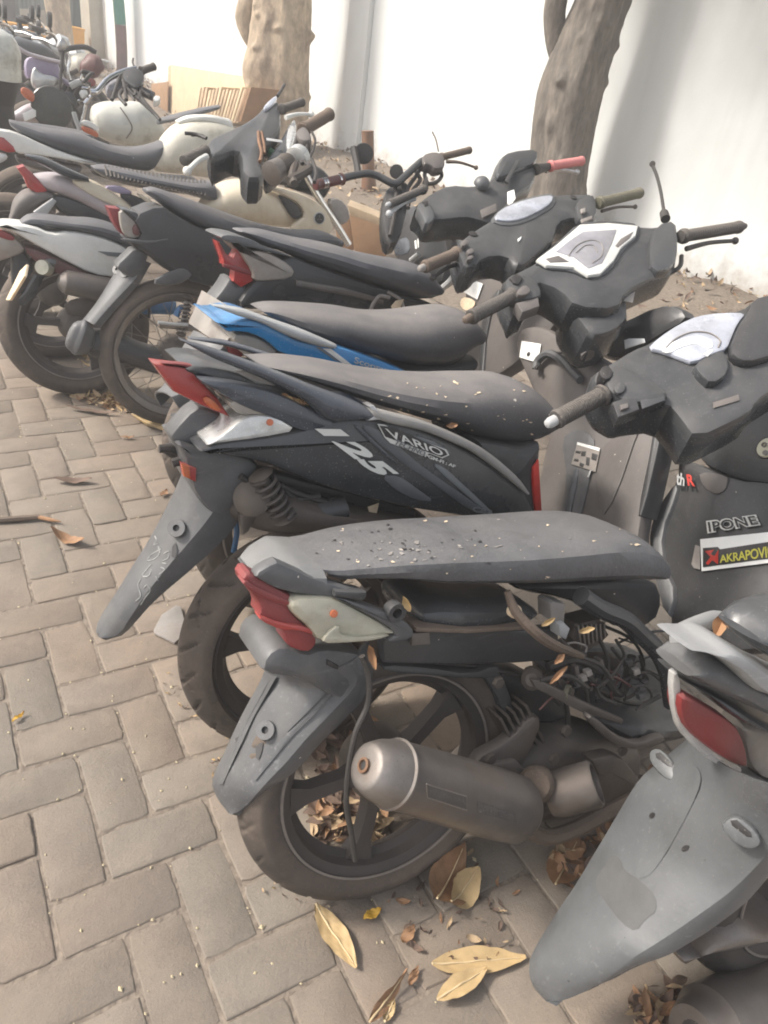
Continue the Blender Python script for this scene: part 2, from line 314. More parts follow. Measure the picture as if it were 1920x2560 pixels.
# ------------------------------------------------------------------ things
class Thing:
    def __init__(s, name, label, cat, loc, rz=0.0, lean=0.0, group=None):
        s.M = Matrix.Translation(Vector(loc)) @ Matrix.Rotation(rz, 4, 'Z') @ Matrix.Rotation(-lean, 4, 'X')
        s.m = np.array(s.M); s.mi = np.linalg.inv(s.m)
        o = bpy.data.objects.new(name, None); C.objects.link(o); o.matrix_world = s.M; o.empty_display_size = .1
        o['label'] = label; o['category'] = cat
        if group: o['group'] = group
        s.o = o
        s.eye = s.L(CAMP)
    def L(s, p):                       # world -> local
        p = np.asarray(p, float); return p @ s.mi[:3, :3].T + s.mi[:3, 3]
    def W(s, p):
        p = np.asarray(p, float); return p @ s.m[:3, :3].T + s.m[:3, 3]
    def ray(s, px, py): return ray(px, py) @ s.mi[:3, :3].T
    def on(s, p2, pl):                 # image points onto the plane (point, normal), local
        p0, n = (np.asarray(x, float) for x in pl); out = []
        for px, py in np.atleast_2d(p2):
            d = s.ray(px, py); out.append(s.eye + d * (((p0 - s.eye) @ n) / (d @ n)))
        return np.array(out)
    def Y(s, px, py, y=0.0): return s.on([(px, py)], ((0, y, 0), (0, 1, 0)))[0]
    def add(s, name, g, mt, parent=None, smooth=True, ang=35, label=None, kind=None):
        me = new_mesh(name, g[0], g[1], mt, smooth, ang)
        o = bpy.data.objects.new(name, me); C.objects.link(o); o.parent = parent or s.o
        if label: o['label'] = label
        if kind: o['kind'] = kind
        return o
    # --- shape helpers taking image outlines
    def ply(s, y): return ((0, y, 0), (0, -1, 0))
    def plx(s, x, tilt=0.0): return ((x, 0, .5), (-math.cos(tilt), 0, math.sin(tilt)))
    def out(s, o2, pl, ch=0, lift=0.0):
        p0, n = np.array(pl[0], float), np.array(pl[1], float); n /= np.linalg.norm(n)
        p = s.on(pts(o2) if isinstance(o2, str) else o2, (p0 + n * lift, n))
        return (chaikin(p, ch) if ch else p), n
    def solid(s, name, o2, pl, depth, mt, r=.005, ch=0, lift=0.0, parent=None, round_=False, **k):
        p, n = s.out(o2, pl, ch, lift); return s.add(name, g_solid(p, n, depth, r, round_), mt, parent, **k)
    def decal(s, name, o2, pl, mt, lift=.002, ch=0, parent=None, th=.0015):
        return s.solid(name, o2, pl, th, mt, r=.0004, ch=ch, lift=lift, parent=parent)
    def hull(s, name, top, bot, wid, mt, ex=2.6, n=26, ysh=.75, parent=None, tip=(.25, .25), m_=20, sm=True, yc=0.0, **k):
        """rounded body between a top silhouette line (plane y=yc) and a bottom line (near side)"""
        wid = np.atleast_1d(np.array(wid, float)); ts = np.linspace(0, 1, n)
        w_ = np.interp(ts, np.linspace(0, 1, len(wid)), wid)
        T2 = pts(top) if isinstance(top, str) else top; B2 = pts(bot) if isinstance(bot, str) else bot
        if sm: T2 = catmull(T2, 6); B2 = catmull(B2, 6)
        T2 = resample(T2, n); B2 = resample(B2, n); rings = []
        a = np.linspace(0, 2 * np.pi, m_, endpoint=False); ca, sa = np.cos(a), np.sin(a)
        ca = np.sign(ca) * np.abs(ca) ** (2 / ex); sa = np.sign(sa) * np.abs(sa) ** (2 / ex)
        for i in range(n):
            T = s.Y(*T2[i], yc); B = s.Y(*B2[i], yc - w_[i] * ysh); B[1] = yc; c = (T + B) / 2; v = (T - B) / 2
            rings.append(c + sa[:, None] * v + ca[:, None] * np.array([0, w_[i], 0]))
        def sc(rg, f, sh): c = rg.mean(0); return c + (rg - c) * f + sh
        d0 = (rings[0].mean(0) - rings[1].mean(0)); d1 = rings[-1].mean(0) - rings[-2].mean(0)
        h0 = np.ptp(rings[0][:, 2]); h1 = np.ptp(rings[-1][:, 2])
        d0 = d0 / (np.linalg.norm(d0) + 1e-9); d1 = d1 / (np.linalg.norm(d1) + 1e-9)
        pre = [sc(rings[0], f, d0 * h0 * tip[0] * g) for f, g in ((.35, 1.0), (.72, .8), (.92, .4))]
        post = [sc(rings[-1], f, d1 * h1 * tip[1] * g) for f, g in ((.92, .4), (.72, .8), (.35, 1.0))]
        return s.add(name, g_rings(pre + rings + post), mt, parent, **k)
    def flap(s, name, left, right, w_, mt, crown=.02, skirt=.03, n=18, thick=.004, parent=None, wl=None, **k):
        """hanging mudguard: left edge at y=+wl, right edge at y=-w_, folded edges"""
        wl = w_ if wl is None else wl
        wv = np.interp(np.linspace(0, 1, n), np.linspace(0, 1, len(np.atleast_1d(w_))), np.atleast_1d(w_)); wlv = np.interp(np.linspace(0, 1, n), np.linspace(0, 1, len(np.atleast_1d(wl))), np.atleast_1d(wl))
        L2 = resample(catmull(pts(left), 5), n); R2 = resample(catmull(pts(right), 5), n)
        Lp = np.array([s.Y(*L2[i], wlv[i]) for i in range(n)]); Rp = np.array([s.Y(*R2[i], -wv[i]) for i in range(n)])
        al = np.gradient((Lp + Rp) / 2, axis=0); rings = []
        cr = np.interp(np.linspace(0, 1, n), np.linspace(0, 1, len(np.atleast_1d(crown))), np.atleast_1d(crown)); sk = np.interp(np.linspace(0, 1, n), np.linspace(0, 1, len(np.atleast_1d(skirt))), np.atleast_1d(skirt))
        s._fl = []
        for i in range(n):
            nn = np.cross(Rp[i] - Lp[i], al[i]); nn /= np.linalg.norm(nn)
            if nn @ (s.eye - Lp[i]) < 0: nn = -nn
            prof = [(0, -sk[i]), (0, -sk[i] * .3), (.03, 0), (.2, cr[i] * .75), (.35, cr[i]), (.65, cr[i]), (.8, cr[i] * .75), (.97, 0), (1, -sk[i] * .3), (1, -sk[i])]
            up = [Lp[i] * (1 - t) + Rp[i] * t + nn * h for t, h in prof]
            inn = [Lp[i] * (1 - t) + Rp[i] * t + nn * (h - thick) for t, h in [(.03, -sk[i] + thick)] + [(.03 + .94 * t, h) for t, h in prof[2:8]] + [(.97, -sk[i] + thick)]]
            rings.append(np.array(up + inn[::-1])); s._fl.append((Lp[i], Rp[i], nn, cr[i]))
        return s.add(name, g_rings(rings), mt, parent, **k)
    def tube(s, name, p3, r, mt, n=8, sm=5, parent=None, **k): return s.add(name, g_tube(np.array(p3), r, n, sm), mt, parent, **k)
    def tube2(s, name, p2, pl, r, mt, n=8, sm=5, parent=None, lift=0, **k):
        return s.tube(name, s.out(p2, pl, 0, lift)[0], r, mt, n, sm, parent, **k)
    def hit(s, o, px, py):
        if o.name not in s.__dict__.setdefault('bv', {}):
            s.bv[o.name] = BVHTree.FromPolygons([tuple(v.co) for v in o.data.vertices], [tuple(p.vertices) for p in o.data.polygons])
        d = Vector(s.ray(px, py)).normalized(); r = s.bv[o.name].ray_cast(Vector(s.eye), d)
        if r[0] is None: return None
        n = np.array(r[1]); n = n if n @ (s.eye - np.array(r[0])) > 0 else -n
        return np.array(r[0]), n
    def wrap(s, name, o2, o, mt, lift=.0012, ch=0, parent=None, rings=4, **k):
        """thin film following the surface of part o inside an image outline"""
        p = pts(o2) if isinstance(o2, str) else np.asarray(o2, float)
        if ch: p = chaikin(p, ch)
        c = p.mean(0); V = []; F = []; n = len(p)
        for f_ in np.linspace(1, 0.02, rings + 1):
            for q in c + (p - c) * f_:
                h = s.hit(o, *q)
                if h is None: h = s.hit(o, *c)
                if h is None: return None
                V.append(h[0] + h[1] * lift)
        for r in range(rings):
            for i in range(n): j = (i + 1) % n; F.append((r * n + i, r * n + j, (r + 1) * n + j, (r + 1) * n + i))
        F.append(tuple(rings * n + i for i in range(n)))
        return s.add(name, (np.array(V), F), mt, parent or o, **k)
    def lug(s, fl, c2, r2, name='mounting_lug', mt='fender_grey', lift=.012, slot=False):
        """ring lug standing on a mudguard, placed by its image centre and radius"""
        h = s.hit(fl, *c2)
        if h is None: return
        dep = np.linalg.norm(h[0] - s.eye); r = r2 / F_PX * dep * .95; v = s.eye - h[0]; v /= np.linalg.norm(v); n = h[1] * .55 + v * .6 + np.array([0, 0, .1]); n /= np.linalg.norm(n)
        o = s.disc(name, h[0] + n * lift, n, r, lift * 2.2, mt, 24, hole=r * .36, parent=fl)
        s.disc('lug_hole', h[0] + n * (lift - .006), n, r * .37, .002, 'text_black', 14, parent=fl)
    def lug2(s, fl, o2, slot, lift, depth, mt):
        c = pts(o2).mean(0); h = s.hit(fl, *c)
        if h is None: return
        v = s.eye - h[0]; v /= np.linalg.norm(v); n = h[1] * .6 + v * .5; n /= np.linalg.norm(n); pl = (h[0] + n * lift, n)
        o = s.solid('mounting_lug', o2, pl, depth, mt, .004, 1, 0, fl); s.solid('lug_slot', slot, pl, .002, 'text_black', .0005, 0, .0008, o)
    def flakes(s, o, spots, mt, name='peeled_flakes'):
        gs = []
        for x, y, r in spots:
            k = rng.integers(5, 8); t = np.sort(rng.uniform(0, 6.28, k)); rr = r * rng.uniform(.5, 1.2, k)
            P = []
            for a_, b_ in zip(t, rr):
                h = s.hit(o, x + 1.5 * b_ * math.cos(a_), y + .7 * b_ * math.sin(a_))
                if h: P.append(h[0] + h[1] * (.0008 + .0012 * rng.random()))
            if len(P) >= 3: gs.append((np.array(P), [tuple(range(len(P)))]))
        if gs: s.add(name, join(gs), mt, o, kind='stuff', smooth=False)
    def rod(s, name, a, b, prof, mt, n=18, parent=None, **k):
        """lathe between two points; prof: (fraction, radius)"""
        a, b = np.asarray(a), np.asarray(b); d = b - a; L = np.linalg.norm(d)
        return s.add(name, g_lathe(a, d, [(r, t * L) for t, r in prof], n), mt, parent, **k)
    def disc(s, name, c, nrm, r, th, mt, n=20, hole=0, parent=None, **k):
        if hole: g = g_lathe(c, nrm, [(hole, 0), (r * .95, 0), (r, -th * .2), (r, -th), (hole, -th)], n, loop=True)
        else: g = g_lathe(c, nrm, [(r * .2, r * .04), (r * .95, 0), (r, -th * .25), (r, -th)], n)
        return s.add(name, g, mt, parent, **k)

def text_mesh(body, size=1.0, bold=0.0, shear=0.0, depth=.02, spacing=1.0):
    cu = bpy.data.curves.new('lettering', 'FONT'); cu.body = body; cu.size = size; cu.extrude = depth; cu.offset = bold; cu.shear = shear; cu.space_character = spacing
    cu.resolution_u = 3
    ob = bpy.data.objects.new('lettering', cu); C.objects.link(ob)
    dg = bpy.context.evaluated_depsgraph_get(); dg.update(); me = ob.evaluated_get(dg).to_mesh()
    v = np.array([tuple(x.co) for x in me.vertices]); f = [tuple(p.vertices) for p in me.polygons]
    ob.evaluated_get(dg).to_mesh_clear(); C.objects.unlink(ob); bpy.data.objects.remove(ob); bpy.data.curves.remove(cu)
    return v, f
def lettering(T, name, body, quad, pl, mt, parent=None, lift=.003, bold=0.0, shear=0.0, spacing=1.0, th=.0012):
    """text fitted into an image quad (bl, br, tr, tl) on a plane of the thing"""
    v, f = text_mesh(body, 1, bold, shear, .5, spacing)
    mn, mx = v[:, :2].min(0), v[:, :2].max(0); uv = (v[:, :2] - mn) / (mx - mn)
    q, n = T.out(quad, pl, 0, lift); bl, br, tr, tl = q
    p = (1 - uv[:, :1]) * (1 - uv[:, 1:]) * bl + uv[:, :1] * (1 - uv[:, 1:]) * br + uv[:, :1] * uv[:, 1:] * tr + (1 - uv[:, :1]) * uv[:, 1:] * tl
    p = p + n * (v[:, 2:] * th)
    return T.add(name, (p, f), mt, parent, smooth=False)
HAZE = .02
# ================================================================== the setting
def struct(name, g, mt, smooth=False, kind='structure', parent=None):
    o = bpy.data.objects.new(name, new_mesh(name, g[0], g[1], mt, smooth)); C.objects.link(o)
    if kind: o['kind'] = kind
    if parent: o.parent = parent
    return o
def proj(p):
    p = np.asarray(p, float) - CAMP; z = p @ nF
    return 960 + F_PX * (p @ nR) / z, 1280 - F_PX * (p @ nU) / z, z

# --- sand bed under the pavers: one sheet to the horizon
def ground_mat():
    mt = bpy.data.materials.new('sand_bed'); mt.use_nodes = True; n = mt.node_tree.nodes; l = mt.node_tree.links; b = n['Principled BSDF']
    tc = n.new('ShaderNodeTexCoord'); a = n.new('ShaderNodeTexNoise'); a.inputs['Scale'].default_value = 55; a.inputs['Detail'].default_value = 8
    l.new(tc.outputs['Object'], a.inputs['Vector']); r = n.new('ShaderNodeValToRGB'); l.new(a.outputs['Fac'], r.inputs[0])
    r.color_ramp.elements[0].position = .3; r.color_ramp.elements[0].color = (.15, .122, .098, 1); r.color_ramp.elements[1].position = .72; r.color_ramp.elements[1].color = (.28, .23, .18, 1)
    l.new(r.outputs[0], b.inputs['Base Color']); b.inputs['Roughness'].default_value = .95
    bp = n.new('ShaderNodeBump'); bp.inputs['Strength'].default_value = .8; bp.inputs['Distance'].default_value = .01; l.new(a.outputs['Fac'], bp.inputs['Height']); l.new(bp.outputs[0], b.inputs['Normal'])
    MATS['sand_bed'] = mt
ground_mat()
gnd = struct('ground', ([(-150, -150, -.003), (150, -150, -.003), (150, 150, -.003), (-150, 150, -.003)], [(0, 1, 2, 3)]), 'sand_bed')

def paver_mat(i, base):
    mt = bpy.data.materials.new('paver_%d' % i); mt.use_nodes = True; n = mt.node_tree.nodes; l = mt.node_tree.links; b = n['Principled BSDF']
    ge = n.new('ShaderNodeNewGeometry'); oi = n.new('ShaderNodeObjectInfo')
    def noise(sc, det=6, ro=.6):
        q = n.new('ShaderNodeTexNoise'); q.inputs['Scale'].default_value = sc; q.inputs['Detail'].default_value = det; q.inputs['Roughness'].default_value = ro
        l.new(ge.outputs['Position'], q.inputs['Vector']); return q.outputs['Fac']
    def mrange(f, a, c, d, e):
        q = n.new('ShaderNodeMapRange'); l.new(f, q.inputs[0])
        for k, x in zip((1, 2, 3, 4), (a, c, d, e)): q.inputs[k].default_value = x
        return q.outputs[0]
    def mix(f, a, c):
        q = n.new('ShaderNodeMix'); q.data_type = 'RGBA'; l.new(f, q.inputs[0])
        for s_, x in ((6, a), (7, c)):
            if isinstance(x, tuple): q.inputs[s_].default_value = (*x, 1)
            else: l.new(x, q.inputs[s_])
        return q.outputs[2]
    warm = tuple(x * y for x, y in zip(base, (1.08, .97, .86))); cool = tuple(x * y for x, y in zip(base, (.94, .97, .95)))
    c = mix(mrange(noise(1.3, 3), .35, .65, 0, 1), warm, cool)
    c = mix(mrange(noise(14, 8, .75), .42, .75, 0, .6), c, tuple(x * .62 for x in base))          # blotches of dirt
    c = mix(mrange(noise(2.6, 6, .7), .50, .70, 0, .5), c, (.29, .22, .16))                       # dry mud film
    c = mix(mrange(noise(230, 4, .8), .56, .8, 0, .6), c, tuple(min(.6, x * 1.6) for x in base))    # pale grit
    c = mix(mrange(noise(160, 3, .8), .6, .78, 0, .65), c, tuple(x * .4 for x in base))             # pores
    rn = mrange(oi.outputs['Random'], 0, 1, .92, 1.06)
    sc = n.new('ShaderNodeVectorMath'); sc.operation = 'SCALE'; l.new(c, sc.inputs[0]); l.new(rn, sc.inputs['Scale'])
    l.new(sc.outputs[0], b.inputs['Base Color']); b.inputs['Roughness'].default_value = .9
    h = n.new('ShaderNodeMath'); h.operation = 'ADD'; l.new(noise(190, 5, .8), h.inputs[0]); l.new(noise(24, 4), h.inputs[1])
    bp = n.new('ShaderNodeBump'); bp.inputs['Strength'].default_value = .55; bp.inputs['Distance'].default_value = .006; l.new(h.outputs[0], bp.inputs['Height']); l.new(bp.outputs[0], b.inputs['Normal'])
    MATS['paver_%d' % i] = mt
for i, b_ in enumerate([(.254, .218, .185), (.244, .214, .184), (.26, .218, .182), (.246, .209, .178)]): paver_mat(i, b_)

U0 = .107237; GX, GY = .00758, 1.10115
def paver_geo(rg, lx, ly):
    """a block centred at 0, chamfered, with a slightly worn outline"""
    gx, gy = (lx - .0058) / 2, (ly - .0058) / 2
    k = 5; out = []
    for a, b_ in (((-gx, -gy), (gx, -gy)), ((gx, -gy), (gx, gy)), ((gx, gy), (-gx, gy)), ((-gx, gy), (-gx, -gy))):
        for t in np.linspace(0, 1, k, endpoint=False): out.append(np.array(a) * (1 - t) + np.array(b_) * t)
    o = np.array(out)
    o[::k] *= 1 - .0035 / np.abs(o[::k]).max(1, keepdims=True)
    o += rg.normal(0, .0011, o.shape)
    ch = .0036
    z = lambda v, zz: np.c_[v, np.full(len(v), zz)]
    tz = rg.normal(0, .0005, (len(o), 1))
    rings = [z(o, -.05), z(o, -.0026), z(inset2(o, ch * .4), -.0009), z(inset2(o, ch) + rg.normal(0, .0007, o.shape), 0)]
    rings[3][:, 2:] += tz
    return g_rings(rings)
pav = bpy.data.objects.new('pavement', None); C.objects.link(pav); pav['kind'] = 'structure'
# all blocks of the herringbone bond in the yard
cells = []
for i in range(-18, 42):
    for j in range(-70, 16):
        r4 = (i + j) % 4
        if r4 == 0: cells.append((GX + (i + .5) * U0, GY - (j + 1) * U0, 0))       # long side along y
        elif r4 == 2: cells.append((GX + (i + 1) * U0, GY - (j + .5) * U0, 1))     # long side along x
VIEW = pts('0,560 140,800 330,1100 480,1180 250,1600 420,1700 620,2250 1150,2300 1350,2560 1300,2640 -60,2640 -60,560')
def inside(poly, x, y):
    c = False; n = len(poly)
    for a in range(n):
        x1, y1 = poly[a]; x2, y2 = poly[a - 1]
        if (y1 > y) != (y2 > y) and x < (x2 - x1) * (y - y1) / (y2 - y1) + x1: c = not c
    return c
rank = []
for k, (x, y, o_) in enumerate(cells):
    px, py, z = proj((x, y, 0))
    if z < .3: rank.append((0, k)); continue
    rank.append((1 / z ** 2 if inside(VIEW, px, py) else 0, k))
rank.sort(reverse=True)
near = {k for a, k in rank[:300] if a > 0}
geos = {(o_, v): paver_geo(np.random.default_rng(o_ * 10 + v), *((2 * U0, U0) if o_ else (U0, 2 * U0))) for o_ in (0, 1) for v in range(4)}
meshes = {(o_, v, q): new_mesh('paver', *geos[(o_, v)], 'paver_%d' % q) for o_ in (0, 1) for v in range(4) for q in range(4)}
rest = []
for k, (x, y, o_) in enumerate(cells):
    if x > 3.1: continue
    v = rng.integers(4); q = rng.choice(4, p=[.4, .3, .12, .18]); dz = rng.normal(0, .0009); ta, tb = rng.normal(0, .0032, 2); flip = rng.random() < .5; rz = rng.normal(0, .007)
    if k in near:
        o = bpy.data.objects.new('paver', meshes[(o_, v, q)]); C.objects.link(o); o.parent = pav
        o.location = (x, y, dz); o.rotation_euler = (ta, tb, rz + (math.pi if flip else 0))
    else: rest.append((x, y, dz, o_, v, q))
gs = [[], [], [], []]
for x, y, dz, o_, v, q in rest:
    g = geos[(o_, v)]; gs[q].append((g[0] + np.array([x, y, dz]), g[1]))
V = []; Fc = []; mi = []; off = 0
for q in range(4):
    v, f = join(gs[q]); V.append(v); Fc += [tuple(i + off for i in t) for t in f]; mi += [q] * len(f); off += len(v)
me = new_mesh('distant_pavers', np.vstack(V), Fc, ['paver_0', 'paver_1', 'paver_2', 'paver_3'])
me.polygons.foreach_set('material_index', mi)
o = bpy.data.objects.new('distant_pavers', me); C.objects.link(o); o.parent = pav; o['kind'] = 'stuff'

# --- the white wall behind the row
def wall_mat():
    mt = bpy.data.materials.new('white_wall'); mt.use_nodes = True; n = mt.node_tree.nodes; l = mt.node_tree.links; b = n['Principled BSDF']
    tc = n.new('ShaderNodeTexCoord'); a = n.new('ShaderNodeTexNoise'); a.inputs['Scale'].default_value = 1.1; a.inputs['Detail'].default_value = 7
    mp = n.new('ShaderNodeMapping'); mp.inputs['Scale'].default_value = (1, 1, .35); l.new(tc.outputs['Object'], mp.inputs[0]); l.new(mp.outputs[0], a.inputs['Vector'])
    r = n.new('ShaderNodeValToRGB'); l.new(a.outputs['Fac'], r.inputs[0])
    r.color_ramp.elements[0].position = .32; r.color_ramp.elements[0].color = (.66, .67, .66, 1); r.color_ramp.elements[1].position = .62; r.color_ramp.elements[1].color = (.80, .82, .81, 1)
    sx = n.new('ShaderNodeSeparateXYZ'); l.new(tc.outputs['Object'], sx.inputs[0])
    s1 = n.new('ShaderNodeTexNoise'); s1.inputs['Scale'].default_value = 3.5; s1.inputs['Detail'].default_value = 9; s1.inputs['Roughness'].default_value = .7; l.new(tc.outputs['Object'], s1.inputs['Vector'])
    h1 = n.new('ShaderNodeMath'); h1.operation = 'MULTIPLY_ADD'; h1.inputs[1].default_value = -1.3; h1.inputs[2].default_value = .95; l.new(s1.outputs['Fac'], h1.inputs[0])
    h2 = n.new('ShaderNodeMath'); h2.operation = 'ADD'; l.new(sx.outputs[2], h2.inputs[0]); l.new(h1.outputs[0], h2.inputs[1])
    h3 = n.new('ShaderNodeMapRange'); h3.inputs[1].default_value = .28; h3.inputs[2].default_value = .62; h3.inputs[3].default_value = .75; h3.inputs[4].default_value = 0; l.new(h2.outputs[0], h3.inputs[0])
    m1 = n.new('ShaderNodeMix'); m1.data_type = 'RGBA'; l.new(h3.outputs[0], m1.inputs[0]); l.new(r.outputs[0], m1.inputs[6]); m1.inputs[7].default_value = (.4, .35, .29, 1)
    mp2 = n.new('ShaderNodeMapping'); mp2.inputs['Scale'].default_value = (5, 5, .5); l.new(tc.outputs['Object'], mp2.inputs[0])
    s2 = n.new('ShaderNodeTexNoise'); s2.inputs['Scale'].default_value = 1.6; s2.inputs['Detail'].default_value = 6; l.new(mp2.outputs[0], s2.inputs['Vector'])
    h4 = n.new('ShaderNodeMapRange'); h4.inputs[1].default_value = .52; h4.inputs[2].default_value = .75; h4.inputs[4].default_value = .22; l.new(s2.outputs['Fac'], h4.inputs[0])
    m2 = n.new('ShaderNodeMix'); m2.data_type = 'RGBA'; l.new(h4.outputs[0], m2.inputs[0]); l.new(m1.outputs[2], m2.inputs[6]); m2.inputs[7].default_value = (.56, .57, .55, 1)
    l.new(m2.outputs[2], b.inputs['Base Color']); b.inputs['Roughness'].default_value = .85
    c = n.new('ShaderNodeTexNoise'); c.inputs['Scale'].default_value = 9; c.inputs['Detail'].default_value = 8; l.new(tc.outputs['Object'], c.inputs['Vector'])
    bp = n.new('ShaderNodeBump'); bp.inputs['Strength'].default_value = .2; bp.inputs['Distance'].default_value = .02; l.new(c.outputs['Fac'], bp.inputs['Height']); l.new(bp.outputs[0], b.inputs['Normal'])
    MATS['white_wall'] = mt
wall_mat()
WA = math.atan2(4.6, -.43)                       # direction of the wall
wd = np.array([math.cos(WA), math.sin(WA), 0]); wn = np.array([-wd[1], wd[0], 0])
if wn[0] > 0: wn = -wn                           # towards the yard
W0 = np.array([5.06, 4.32, 0])
def wallp(t, off=0, z=0): return W0 + wd * t + wn * off + np.array([0, 0, z])
def wall_t(px):                                  # where an image column at the wall foot meets the wall
    for t in np.linspace(-4, 22, 2600):
        if proj(wallp(t))[0] < px: return t
WT = Thing('boundary_wall', 'long white plastered wall running behind the whole row of motorcycles', 'wall', tuple(wallp(0)))
def wbox(t0, t1, o0, o1, z0, z1):
    a, b_ = wallp(t0, o0, z0), wallp(t1, o1, z1)
    c = (wallp(t0, o0) + wallp(t1, o1)) / 2; c[2] = (z0 + z1) / 2
    return g_box(WT.L(c), wd * (t1 - t0) / 2, wn * (o1 - o0) / 2, (0, 0, (z1 - z0) / 2))
WEND = wall_t(266)
WT.add('wall_panel', wbox(-9, WEND, -.22, 0, -.05, 3.6), 'white_wall', smooth=False)
tp = wall_t(872)
WT.add('pilaster', wbox(tp - .2, tp + .2, .002, .06, -.05, 3.5), 'white_wall', smooth=False)
WT.add('coping', wbox(-9, WEND + .02, -.28, .06, 3.603, 3.72), 'white_wall', smooth=False)
WT.add('end_pillar', wbox(WEND + .003, WEND + .55, -.3, .25, -.05, 3.6), 'beige_wall', smooth=False)

# --- bank of soil and litter along the wall foot
def hnoise(x, y):
    return (math.sin(x * 3.1 + y * 1.7) + math.sin(x * 1.3 - y * 2.9 + 1) + .6 * math.sin(x * 7.3 + y * 5.1) + .4 * math.sin(x * 13 - y * 11)) / 3
nx, ny = 26, 150; v = []; f = []
for b_ in range(ny):
    for a in range(nx):
        t = -6 + 20.4 * b_ / (ny - 1); o_ = 2.3 - 2.3 * a / (nx - 1)
        p = wallp(t, o_ - .02); s_ = a / (nx - 1)
        p[2] = .006 + (.13 * s_ ** 1.4 + .05 * hnoise(p[0] * 1.6, p[1] * 1.6) * s_ + .025 * rng.random() * s_) * (1 if a else 0)
        v.append(p)
for b_ in range(ny - 1):
    for a in range(nx - 1): i = b_ * nx + a; f.append((i, i + 1, i + nx + 1, i + nx))
struct('soil_bank', (v, f), 'sand_bed', smooth=True)

def leaf_geo(rg, L=.09, W_=.03, curl=.3, twist=.2):
    """leaf blade as a curled double-curved sheet with a fold along the midrib"""
    n = 6; v = []; f = []
    for i in range(n + 1):
        t = i / n; w_ = W_ * math.sin(math.pi * min(1, t * .93 + .05)) ** .8
        x = (t - .5) * L; z = curl * L * (t - .5) ** 2 * 2; tw = twist * (t - .5)
        for s_ in (-1, -.5, 0, .5, 1):
            v.append((x + rg.normal(0, .0012), s_ * w_ * math.cos(tw), z + abs(s_) * w_ * .28 + s_ * w_ * math.sin(tw) + rg.normal(0, .0008)))
    for i in range(n):
        for k in range(4): a = i * 5 + k; f.append((a, a + 1, a + 6, a + 5))
    return np.array(v), f
def rotm(a, b_, c): return np.array((Matrix.Rotation(c, 3, 'Z') @ Matrix.Rotation(b_, 3, 'Y') @ Matrix.Rotation(a, 3, 'X')))
def scatter(name, spots, mts, lmin=.05, lmax=.11, tilt=.4, kind='stuff'):
    gs = []; mi = []
    for p in spots:
        L = rng.uniform(lmin, lmax); g = leaf_geo(rng, L, L * rng.uniform(.13, .24), rng.uniform(-.3, .9), rng.uniform(-1.2, 1.2))
        gs.append((g[0] @ rotm(rng.normal(0, tilt), rng.normal(0, tilt), rng.uniform(0, 6.3)).T + p, g[1])); mi += [rng.integers(len(mts))] * len(g[1])
    v, f = join(gs); me = new_mesh(name, v, f, mts, True, 60); me.polygons.foreach_set('material_index', mi)
    o = bpy.data.objects.new(name, me); C.objects.link(o); o['kind'] = kind; return o
sp = []
for _ in range(2600):
    t = rng.uniform(-5.5, 13); o_ = 2.1 * rng.random() ** 1.5; p = wallp(t, o_); s_ = 1 - o_ / 2.3
    p[2] = .03 + .13 * s_ ** 1.4 + .05 * hnoise(p[0] * 1.6, p[1] * 1.6) * s_ + .03 * rng.random(); sp.append(p)
lit = scatter('leaf_litter', sp, ['debris', 'leaf_dark', 'leaf_brown', 'debris', 'plank', 'grip_brown'],   .03, .085, .4); lit['label'] = 'dry leaf litter and scraps along the wall foot'

